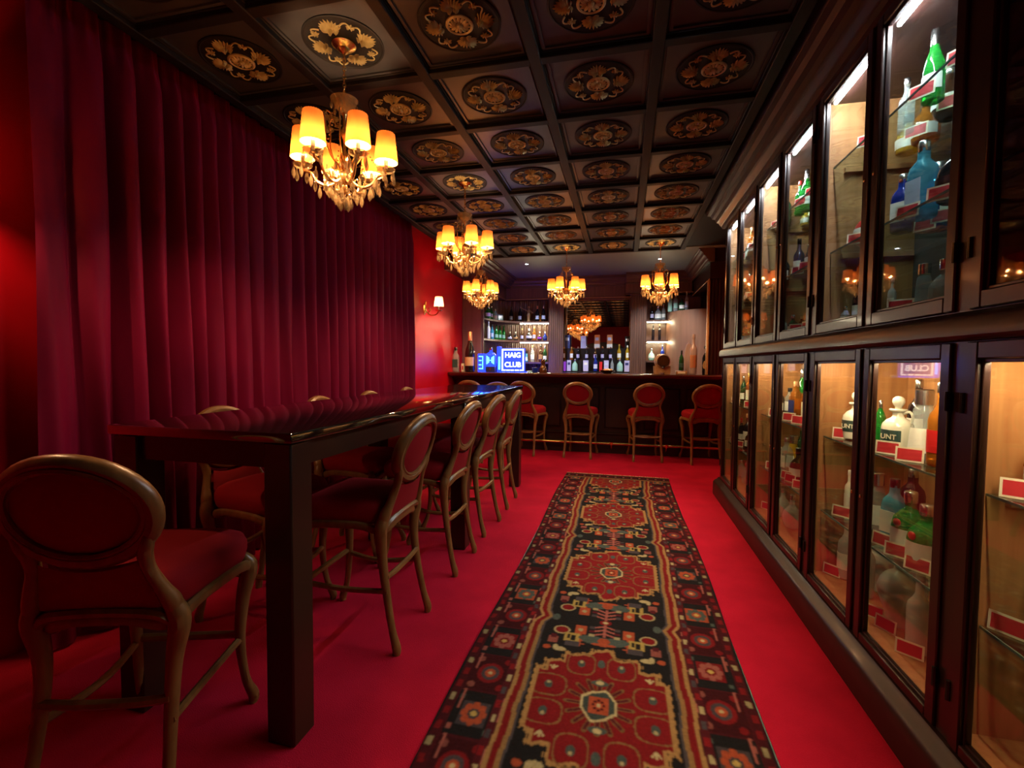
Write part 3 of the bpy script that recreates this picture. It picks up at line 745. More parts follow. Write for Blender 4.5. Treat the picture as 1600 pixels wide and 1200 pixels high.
part('waist_moulding', M().extr([(.012,.275),(.0,.285),(.0,.300),(.02,.31),(.045,.31),(.045,.27)], 'x', XL+.03, CX1), MAT['mahogh'], bar)
xx = [XL+.05 + k*(CX1-XL-.07)/7 for k in range(8)]
for k in range(7):
    a, b = xx[k]+.05, xx[k+1]-.05
    p = part('raised_panel', M().box(a, b, .022, .045, .38, .98), MAT['mahog'], bar, bevel=.010)
    part('panel_bead', M().tube([(a-.014,.036,.366),(b+.014,.036,.366),(b+.014,.036,.994),(a-.014,.036,.994)], .008, 6, closed=True), MAT['mahogh'], p)
fr_ = part('foot_rail', M().tube([(XL+.06, -.11, .165), (CX1-.02, -.11, .165)], .019, 12), MAT['brass'], bar)
for x in (-2.3, -1.55, -.15, .62):
    m = M(); m.tube([(x,-.11,.165),(x,-.05,.10),(x,.01,.06)], .012, 8); m.lathe([(.028,-.02),(.028,.02)], 12, c=(x,-.11,.165)); part('rail_bracket', m, MAT['brass'], fr_)

# ================================================================== BACK BAR
bb = thing('back_bar', 'wooden back bar with fluted pilasters, lit shelves and crown moulding', 'back bar', (0, 8.6, 0))
YO = 8.6
def fluted(name, x0, x1, yf, z0, z1, n, parent, mat=None, d=.06):
    m = M(); poly = [(x0, yf+d), (x0, yf)]
    wv = (x1-x0)/n
    for k in range(n):
        xa, xb = x0+wv*(k+.18), x0+wv*(k+.82)
        poly += [(xa, yf), (xa+wv*.12, yf+.012), (xb-wv*.12, yf+.012), (xb, yf)]
    poly += [(x1, yf), (x1, yf+d)]
    m.extr(poly, 'z', z0, z1); return part(name, m, mat or MAT['walnut'], parent)
def pilaster(x0, x1, yf, n):
    p = fluted('pilaster', x0, x1, yf, 0, 2.53, n, bb)
    part('pilaster_cap', M().box(x0-.02, x1+.02, yf-.02, yf+.08, 2.53, 2.56).box(x0-.035, x1+.035, yf-.035, yf+.08, 2.56, 2.60), MAT['walnut'], p, bevel=.006)
pilaster(-1.330, -1.065, 8.42-YO, 7)
pilaster(.110, .378, 8.42-YO, 7)
# crown moulding profile (out, down)
CR = [(0,0),(0,-.022),(-.020,-.030),(-.020,-.050),(-.045,-.062),(-.060,-.085),(-.060,-.098),(-.085,-.112),(-.100,-.140),(-.100,-.152),(-.118,-.160),(-.118,-.190),(-.150,-.190),(-.20,-.190),(-.20,0)]
part('crown_moulding', M().extr([(8.40-YO - o, H+.012+d) for o, d in CR], 'x', -2.03, .02), MAT['crownwood'], bb)
part('crown_moulding', M().extr([(8.22-YO - o, H+.012+d) for o, d in CR], 'x', .02, 1.06), MAT['crownwood'], bb)
part('crown_moulding', M().extr([(-1.93 + o, H+.012+d) for o, d in CR], 'y', 6.62-YO, 8.42-YO), MAT['crownwood'], bb)
part('crown_moulding', M().extr([(.96 - o, H+.012+d) for o, d in CR], 'y', 6.72-YO, 8.42-YO), MAT['crownwood'], bb)
part('frieze', M().box(-2.20, .02, 8.53-YO, 8.60-YO, 2.52, H), MAT['walnut'], bb)
part('frieze', M().box(.02, 1.10, 8.36-YO, 8.60-YO, 2.56, H), MAT['walnut'], bb)
part('bulkhead', M().box(XL+.002, -2.06, 6.66-YO, 8.56-YO, 2.73, H+.005), MAT['walnut'], bb)
part('bulkhead', M().box(1.09, XR-.002, 6.76-YO, 8.56-YO, 2.71, H+.005), MAT['mahog'], bb)
part('side_frieze', M().box(XL+.002, -2.16, 7.46-YO, 8.56-YO, 2.52, 2.73), MAT['walnut'], bb)
part('side_frieze', M().box(1.12, XR-.002, 6.80-YO, 8.56-YO, 2.50, 2.71), MAT['mahog'], bb)
for (x0, x1, y) in ((-2.16, -1.33, 8.50), (-1.065, .11, 8.50)):
    part('picture_rail', M().box(x0, x1, y-YO, y+.03-YO, 2.505, 2.525), MAT['tan'], bb, bevel=.004)
part('picture_rail', M().box(.40, 1.12, 8.34-YO, 8.36-YO, 2.545, 2.56), MAT['tan'], bb, bevel=.004)
part('picture_rail', M().box(-2.18, -2.155, 7.46-YO, 8.50-YO, 2.505, 2.525), MAT['tan'], bb, bevel=.004)
part('picture_rail', M().box(1.105, 1.12, 6.80-YO, 8.36-YO, 2.485, 2.50), MAT['tan'], bb, bevel=.004)
part('side_panel', M().box(XL+.003, -2.315, 7.46-YO, 7.52-YO, 0, 2.52), MAT['curvewood'], bb, bevel=.004)
part('side_panel', M().box(-2.315, -2.285, 7.50-YO, 7.53-YO, 1.0, 2.52), MAT['walnut'], bb)
fluted('right_pilaster', 1.135, 1.44, 6.85-YO, BZ+.002, 2.50, 7, bb, MAT['mahog'])
part('pilaster_edge', M().box(1.105, 1.133, 6.85-YO, 6.92-YO, BZ+.002, 2.50), MAT['tan'], bb, bevel=.004)
# curved reeded backing and shelves
front = spl([(-2.29,7.55),(-2.26,7.80),(-2.17,8.05),(-2.02,8.25),(-1.83,8.38),(-1.60,8.42),(-1.335,8.42)], 5)
back = spl([(-2.60,7.55),(-2.58,7.90),(-2.50,8.30),(-2.32,8.58),(-2.05,8.72),(-1.70,8.75),(-1.335,8.75)], 5)
m = M(); n = len(back); vs_ = []; fs = []
bk = spl(back, 6)
poly = []
for i, p in enumerate(bk):
    q = bk[min(i+1, len(bk)-1)]; a = bk[max(i-1,0)]
    dx, dy = q[0]-a[0], q[1]-a[1]; l = math.hypot(dx, dy) or 1
    o = .012*abs(math.sin(i*.9))
    poly.append((p[0] + dy/l*o, p[1] - dx/l*o - YO))
poly += [(-1.335, 8.80-YO), (-2.62, 8.80-YO), (-2.62, 7.55-YO)]
part('reeded_backing', m.extr(poly, 'z', .9, 2.52), MAT['walnut'], bb)
for z in (2.10, 1.752, 1.36):
    s_ = part('shelf', M().extr([(x, y-YO) for x, y in front] + [(x, y-YO) for x, y in back[::-1]], 'z', z-.032, z), MAT['walnut'], bb)
    if z > 1.5: part('shelf_light', M().box(-1.86, -1.34, 8.428-YO, 8.442-YO, z-.046, z-.033), MAT['ledbar'], s_)
for z in (2.10, 1.752, 1.40):
    s_ = part('shelf', M().box(.385, .98, 8.44-YO, 8.74-YO, z-.03, z), MAT['walnut'], bb)
    if z > 1.5: part('shelf_light', M().box(.39, .74, 8.442-YO, 8.454-YO, z-.043, z-.031), MAT['ledbar'], s_)
part('shelf_backing', M().box(.378, 1.30, 8.75-YO, 8.79-YO, .9, 2.56), MAT['walnut'], bb)
arcp = [(1.40 - .68*math.cos(a), 8.60 - .68*math.sin(a) - YO) for a in [PI/2*k/20 for k in range(21)]]
part('curved_panel', M().extr(arcp + [(1.44, arcp[-1][1]), (1.44, .12), (.74, .12)], 'z', .0, 2.225), MAT['curvewood'], bb, bevel=.004)
part('back_counter', M().box(-2.30, .74, 8.18-YO, 8.80-YO, 0, 1.13), MAT['walnut'], bb)
for k, (y0, z1) in enumerate(((8.36, 1.20), (8.48, 1.40), (8.58, 1.615))):
    part('display_tier', M().box(-1.055, .10, y0-YO, (8.47, 8.57, 8.68)[k]-YO, 1.13, z1), MAT['black'], bb)
part('backing_wall', M().box(-1.07, .115, 8.73-YO, 8.79-YO, 1.1, 2.56), MAT['walnut'], bb)
mr = thing('bar_mirror', 'large mirror between the pilasters, reflecting chandeliers and red wall', 'mirror', (-.477, 8.715, 1.2))
part('mirror_glass', M().box(-.575, .575, 0, .010, .0, 1.30), MAT['mirror'], mr)
part('mirror_frame', M().box(-.585, -.570, -.012, .012, 0, 1.30).box(.570, .585, -.012, .012, 0, 1.30).box(-.585, .585, -.012, .012, 1.30, 1.315), MAT['tan'], mr)
# recessed downlights in the flat ceiling band
for x, y, lb in ((-1.51, 7.27, 'small recessed downlight in the ceiling band towards the red wall'), (.50, 7.30, 'small recessed downlight in the ceiling band towards the cabinets')):
    t = thing('downlight', lb, 'downlight', (x, y, H+.012), 0, 'recessed downlights')
    part('trim_ring', M().lathe([(.030,0),(.046,0),(.046,-.006),(.040,-.010),(.030,-.006)], 20, cap=False), MAT['silver'], t)
    part('lens', M().lathe([(.030,-.003),(.022,-.010),(0,-.013)], 16), MAT['lens'] if 'lens' in MAT else MAT.setdefault('lens', emit('downlight_lens', (.85,.93,1), 25)), t)
    l = bpy.data.lights.new('spot_light', 'SPOT'); l.energy = SPOT_W*4; l.color = (.80,.92,1); l.spot_size = 1.5; l.spot_blend = .7; l.shadow_soft_size = .03
    o = bpy.data.objects.new('spot_light', l); COL.objects.link(o); o.parent = t; o.location = (0,0,-.03); o.rotation_euler = (.42, 0, 0)

# ================================================================== DISPLAY CABINETS
DX = 1.00                                    # door plane
BAYS = [(3.985, 5.105), (2.830, 3.985), (1.677, 2.830), (.520, 1.677)]
WIN = [((4.615, 5.020), (4.050, 4.495)), ((3.475, 3.922), (2.904, 3.345)), ((2.315, 2.756), (1.756, 2.194)), ((1.160, 1.598), (.600, 1.040))]
ZL0, ZL1, ZU0, ZU1 = .212, 1.346, 1.540, 2.672
WHERE = ['cabinet next to the bar', 'second cabinet from the bar', 'third cabinet from the bar', 'cabinet cut by the frame']
CLBL = ['glazed dark mahogany display cabinet of bottles, the one next to the bar', 'glazed dark mahogany display cabinet of bottles, second from the bar',
        'glazed dark mahogany display cabinet of bottles, third from the bar', 'dark mahogany display cabinet cut off by the edge of the picture']
def door(parent, y0, y1, z0, z1, oy, knob_y):
    # stiles run out to the half-way lines around the opening
    w_ = .046; zb = .036 if z0 < 1 else .05
    m = M()
    m.box(DX-.022, DX+.010, y0-w_-oy, y0-oy, z0-zb, z1+.05); m.box(DX-.022, DX+.010, y1-oy, y1+w_-oy, z0-zb, z1+.05)
    m.box(DX-.022, DX+.010, y0-oy, y1-oy, z0-zb, z0); m.box(DX-.022, DX+.010, y0-oy, y1-oy, z1, z1+.05)
    d = part('door', m, MAT['mahog'], parent, bevel=.004)
    b_ = M()
    for (a, c, e, f) in ((y0, y0+.010, z0, z1), (y1-.010, y1, z0, z1), (y0+.010, y1-.010, z0, z0+.010), (y0+.010, y1-.010, z1-.010, z1)):
        b_.box(DX-.010, DX+.008, a-oy, c-oy, e, f)
    part('glazing_bead', b_, MAT['mahog'], d, bevel=.002)
    part('pane', M().box(DX-.002, DX+.002, y0+.006-oy, y1-.006-oy, z0+.006, z1-.006), MAT['pane'], d)
    part('lock', M().lathe([(.008,0),(.008,.004),(.004,.006),(0,.006)], 10), MAT['brass'], d, loc=(DX-.022, knob_y-oy, (z0+z1)/2), rot=(0,-PI/2,0))
    for zz in (z0+.10, z1-.16):
        hy = (y0-w_) if knob_y > y1 else (y1+w_)
        part('hinge', M().lathe([(.007,0),(.007,.06)], 8), MAT['black'], d, loc=(DX-.024, hy-oy, zz))
for k, (y0, y1) in enumerate(BAYS):
    oy = (y0+y1)/2
    c = thing('display_cabinet', CLBL[k], 'cabinet', (0, oy, 0), 0, 'glazed display cabinets along the wall')
    part('back_panel', M().box(1.430, 1.452, y0-oy, y1-oy, .174, 1.45), MAT['oak'], c)
    part('upper_back_panel', M().box(1.430, 1.452, y0-oy, y1-oy, 1.45, 2.72), MAT['slate'], c)
    for ya, yb in ((y0, y0+.020), (y1-.020, y1)):
        part('side_panel', M().box(DX+.012, 1.430, ya-oy, yb-oy, .174, 2.72), MAT['oak'], c)
    for (fy0, fy1) in ((y0, WIN[k][1][0]-.046), (WIN[k][1][1]+.046, WIN[k][0][0]-.046), (WIN[k][0][1]+.046, y1)):
        part('face_stile', M().box(DX-.012, DX+.016, fy0-oy, fy1-oy, .174, 2.752), MAT['mahog'], c)
    for nm, z0, z1 in (('base_board', .174, ZL0-.002), ('middle_board', ZL1+.012, ZU0-.002), ('top_board', ZU1+.012, 2.75)):
        part(nm, M().box(DX+.012, 1.430, y0+.02-oy, y1-.02-oy, z0, z1), MAT['mahogh'] if nm == 'top_board' else MAT['oak'], c)
        part('face_rail', M().box(DX-.011, DX+.012, y0-oy, y1-oy, z0, z1), MAT['mahogh'], c)
    for z in (.55, .95, 1.92, 2.36):
        s_ = part('glass_shelf', M().box(1.055, 1.425, y0+.024-oy, y1-.024-oy, z-.008, z), MAT['shelfg'], c)
        part('shelf_edge', M().box(1.051, 1.055, y0+.024-oy, y1-.024-oy, z-.008, z), MAT['shelfglass'], s_)
        for ya in (y0+.022, y1-.044):
            part('shelf_cleat', M().box(1.10, 1.42, ya-oy, ya+.022-oy, z-.034, z-.010), MAT['oak'], s_)
    for (a, b) in WIN[k]:
        if k < 3: part('led_strip', M().box(1.022, 1.034, a+.02-oy, b-.01-oy, 2.655, 2.667), MAT['led'], c)
        part('led_strip', M().box(1.022, 1.032, a+.02-oy, b-.02-oy, ZL1-.004, ZL1+.008), MAT['ledlow'], c)
    for n_, (a, b) in enumerate(WIN[k]):
        mid = (WIN[k][1][1] + WIN[k][0][0]) / 2
        for z0, z1 in ((ZL0, ZL1), (ZU0, ZU1)):
            door(c, a, b, z0, z1, oy, (a-.023) if n_ == 0 else (b+.023))
E0, E1 = BAYS[3][0], BAYS[0][1]
pl = part('cabinet_plinth', M().extr([(.925,0),(.925,.125),(.940,.145),(.962,.155),(.975,.172),(1.0,.172),(1.40,.172),(1.40,.0)], 'y', E0, E1+.03), MAT['mahogh'], None)
tag(pl, 'dark moulded plinth running under all the display cabinets', 'plinth')
lg = part('cabinet_ledge', M().extr([(.986,1.398),(.965,1.404),(.955,1.414),(.955,1.462),(.965,1.474),(.986,1.486)], 'y', E0, E1+.04), MAT['mahogh'], None)
tag(lg, 'dark waist moulding between the upper and lower cabinet doors', 'moulding')
cr = part('cabinet_cornice', M().extr([(.985,2.715),(.962,2.722),(.952,2.745),(.940,2.750),(.925,2.775),(.905,2.782),(.890,2.815),(.862,2.822),(.845,2.850),(.815,2.856),(.800,2.880),(.790,2.901),(1.40,2.901),(1.40,2.755),(.985,2.755)], 'y', E0, E1+.10), MAT['mahogh'], None)
tag(cr, 'deep stepped cornice above the upper display cabinets', 'cornice')
ep = part('cabinet_end_panel', M().box(DX-.012, 1.452, E1, E1+.022, .172, 2.715), MAT['mahog'], None)
tag(ep, 'dark end panel closing the cabinets towards the bar', 'panel')

# ================================================================== BOTTLES
# profiles (r, z) for a unit bottle; label band z range; cap range
BK = {
 'spirit': dict(p=[(0,.004),(.030,0),(.036,.004),(.037,.012),(.037,.165),(.033,.185),(.020,.205),(.0135,.222),(.0125,.275)], cap=(.0145,.262,.300), lab=(.050,.130)),
 'wine':   dict(p=[(0,.004),(.030,0),(.036,.004),(.037,.012),(.037,.175),(.034,.195),(.022,.225),(.014,.245),(.0135,.305)], cap=(.0148,.255,.315), lab=(.050,.120)),
 'champ':  dict(p=[(0,.006),(.036,0),(.046,.006),(.047,.018),(.046,.160),(.040,.205),(.024,.255),(.016,.295),(.0155,.355)], cap=(.0180,.255,.368), lab=(.055,.135)),
 'square': dict(p=[(0,.004),(.030,0),(.034,.005),(.035,.014),(.035,.150),(.031,.172),(.018,.192),(.0145,.200),(.0145,.232)], cap=(.0170,.222,.258), lab=(.045,.130), sup=5),
 'squat':  dict(p=[(0,.004),(.040,0),(.048,.006),(.050,.020),(.050,.095),(.044,.125),(.024,.150),(.016,.160),(.0155,.188)], cap=(.0190,.178,.215), lab=(.030,.092)),
 'dome':   dict(p=[(0,.004),(.042,0),(.050,.006),(.052,.020),(.054,.075),(.048,.105),(.030,.130),(.018,.142),(.017,.168)], cap=(.0215,.160,.205), lab=(.025,.075)),
 'tall':   dict(p=[(0,.004),(.026,0),(.031,.005),(.032,.014),(.032,.215),(.027,.235),(.015,.255),(.0120,.268),(.0120,.325)], cap=(.0140,.312,.352), lab=(.060,.170)),
 'flare':  dict(p=[(0,.004),(.038,0),(.044,.006),(.042,.020),(.032,.150),(.029,.180),(.024,.190),(.023,.200)], cap=(.027,.196,.252), lab=(.030,.115)),
 'round':  dict(p=[(0,.006),(.030,0),(.046,.014),(.058,.050),(.058,.080),(.046,.115),(.024,.140),(.0150,.155),(.0145,.195)], cap=(.0170,.185,.222), lab=(.045,.090)),
}
_bc = {}
def bmesh_of(kind):
    if kind in _bc: return _bc[kind]
    d = BK[kind]; sup = d.get('sup'); seg = 20
    body = M().lathe(d['p'], seg, sup=sup).mesh(kind + '_bottle_glass', angle=50)
    r, z0, z1 = d['cap']
    cap = M().lathe([(r*.92,z0),(r,z0+.002),(r,z1-.003),(r*.85,z1),(0,z1)], 14).mesh(kind + '_cap', angle=45)
    a, b = d['lab']
    def rad(z):
        p = d['p']
        for (r0, za), (r1, zb) in zip(p[1:], p[2:]):
            if za <= z <= zb and zb > za: return r0 + (r1-r0)*(z-za)/(zb-za)
        return p[3][0]
    if sup:
        w_ = d['p'][4][0]; lab = M().box(-w_*.8, w_*.8, -w_-.0016, -w_+.0006, a, b).mesh(kind + '_label')
    else:
        zs = [a + (b-a)*k/4 for k in range(5)]
        lab = M().lathe([(rad(z)+.0012, z) for z in zs], 12, a0=-PI/2-1.15, a1=-PI/2+1.15, cap=False).mesh(kind + '_label', angle=60)
    _bc[kind] = (body, cap, lab); return _bc[kind]
GN = {'g_green':'green glass','g_dkgreen':'dark green','g_clear':'clear glass','g_blue':'pale blue glass','g_dkblue':'cobalt blue','g_amber':'amber','g_yellow':'golden','g_black':'black','g_brown':'brown glass','g_frost':'frosted','g_pink':'smoky pink','mint':'mint green','cream':'cream','redcap':'red'}
KN = {'spirit':'bottle','wine':'slim-necked bottle','champ':'champagne bottle','square':'square bottle','squat':'squat bottle','dome':'broad-shouldered bottle','tall':'tall bottle','flare':'flared bottle','round':'round-bellied bottle'}
def bottle(kind, glass_, cap_, lab_, loc, rz, label, group, sc_=1.0, seal=None):
    b, c, l = bmesh_of(kind)
    t = thing('bottle', label, 'bottle', loc, rz, group, (sc_,)*3)
    link('glass_body', b, MAT[glass_], t)
    if cap_: link('cap', c, MAT[cap_], t)
    if lab_: link('paper_label', l, MAT[lab_], t)
    if seal: 
        o = part('wax_seal', M().lathe([(.013,0),(.014,.003),(.010,.006),(0,.006)], 12), MAT[seal], t, loc=(0, -BK[kind]['p'][4][0]*.95, BK[kind]['lab'][1]+.02), rot=(PI/2, 0, 0))
    return t
me_card = M().box(-.050,.050,-.0009,.0009,0,.064).mesh('card_board'); me_cardf = M().box(-.0425,.0425,-.0014,-.0009,.0075,.0565).mesh('card_face')
def card(loc, rz, label, sc_=1.0, lean=.13):
    t = thing('price_card', label, 'card', loc, 0, 'red price cards in the cabinets', (sc_,)*3)
    t.rotation_euler = (-lean, 0, rz)
    link('card_board', me_card, MAT['card'], t); link('card_face', me_cardf, MAT['cardred'], t)
    return t
ORD = ['1st','2nd','3rd','4th','5th','6th','7th','8th','9th','10th','11th','12th']
SH = {2.36:'upper-top', 1.92:'upper-middle', ZU0:'upper-bottom', .95:'lower-top', .55:'lower-middle', ZL0:'lower-bottom'}
PLACED = []
# cream stoneware jugs with round stoppers
def text_mesh(txt, size, bold=0, ext=.0006):
    cu_ = bpy.data.curves.new('t', 'FONT'); cu_.body = txt; cu_.size = size; cu_.extrude = ext; cu_.offset = bold
    cu_.align_x = 'CENTER'; cu_.align_y = 'CENTER'; cu_.resolution_u = 3
    o = bpy.data.objects.new('t', cu_); COL.objects.link(o)
    bpy.context.view_layer.update()
    dg = bpy.context.evaluated_depsgraph_get()
    me = bpy.data.meshes.new_from_object(o.evaluated_get(dg)); bpy.data.objects.remove(o); bpy.data.curves.remove(cu_); me.name = 'lettering'
    return me
def jug(px, X, z, label, txt):
    y = X/ratio(px); PLACED.append((2, z, X, y, .064))
    t = thing('stoneware_jug', label, 'bottle', (X, y, z+.0008), -1.0, 'bottles in the display cabinets')
    part('body', M().lathe([(0,.003),(.046,0),(.056,.006),(.058,.02),(.058,.105),(.054,.122),(.040,.140),(.024,.150),(.020,.158),(.020,.172),(.031,.178),(.033,.184),(.030,.188),(0,.188)], 28), MAT['cream'], t)
    part('stopper', M().lathe([(.012,.188),(.013,.198),(.019,.206),(.023,.218),(.021,.232),(.012,.241),(0,.243)], 16), MAT['cream'], t)
    m = M(); stube(m, [(.020,0,.166,.0055),(.042,0,.178,.0055),(.056,0,.160,.0055),(.052,0,.130,.0055)], 6, 8); part('handle', m, MAT['cream'], t)
    lb = part('paper_label', M().lathe([(.0588,.040),(.0590,.050),(.0590,.092),(.0588,.098)], 14, a0=-PI/2-.95, a1=-PI/2+.75, cap=False), MAT['darklabel'], t)
    part_ = link('lettering', text_mesh(txt, .030, .0004), MAT['card'], lb, (0, -.0600, .068), (PI/2, 0, 0))
MAT['darklabel'] = pm('dark_green_label', (.02,.06,.055), .5)
jug(1340, 1.16, .95, 'cream stoneware jug behind the far door, lower-top shelf, third cabinet from the bar', 'UNT')
jug(1406, 1.17, .95, 'cream stoneware jug with dark label beside the wide silver-capped flared bottle', 'UNT')
# frosted skull-shaped bottles on the floor of the third cabinet
def skull(px, X, label, s_=1.0):
    y = X/ratio(px); PLACED.append((2, ZL0, X, y, .072*s_))
    t = thing('skull_bottle', label, 'bottle', (X, y, ZL0+.0008), -.95, 'bottles in the display cabinets', (s_,)*3)
    prof = [(0,.004),(.040,0),(.045,.006),(.043,.030),(.046,.055),(.058,.085),(.066,.115),(.066,.145),(.056,.175),(.038,.196),(.022,.207),(.017,.215),(.016,.250)]
    m = M().lathe(spl(prof, 3), 36)
    vs2 = []
    for (x, y_, z) in m.v:
        a = math.atan2(x, -y_); r = math.hypot(x, y_); f = 1.0
        for sx in (-1, 1): f -= .34*math.exp(-(((a-sx*.42)/.20)**2 + ((z-.112)/.016)**2))
        f -= .20*math.exp(-((a/.12)**2 + ((z-.083)/.012)**2))
        f -= .10*math.exp(-((a/.5)**2 + ((z-.052)/.005)**2))
        for sx in (-1, 1): f -= .12*math.exp(-(((a-sx*1.15)/.25)**2 + ((z-.075)/.03)**2))
        f += .05*math.exp(-((a/.9)**2 + ((z-.136)/.010)**2))
        vs2.append((x*f, y_*f*1.08, z))
    m.v = vs2
    part('glass_body', m, MAT['g_frost'], t, angle=80)
    part('cap', M().lathe([(.018,.240),(.019,.243),(.019,.272),(.015,.278),(0,.279)], 14), MAT['g_frost'], t)
skull(1392, 1.27, 'frosted skull-shaped bottle, farther of two on the lower-bottom shelf', 1.08)
skull(1419, 1.175, 'frosted skull-shaped bottle, nearer of two on the lower-bottom shelf', 1.12)
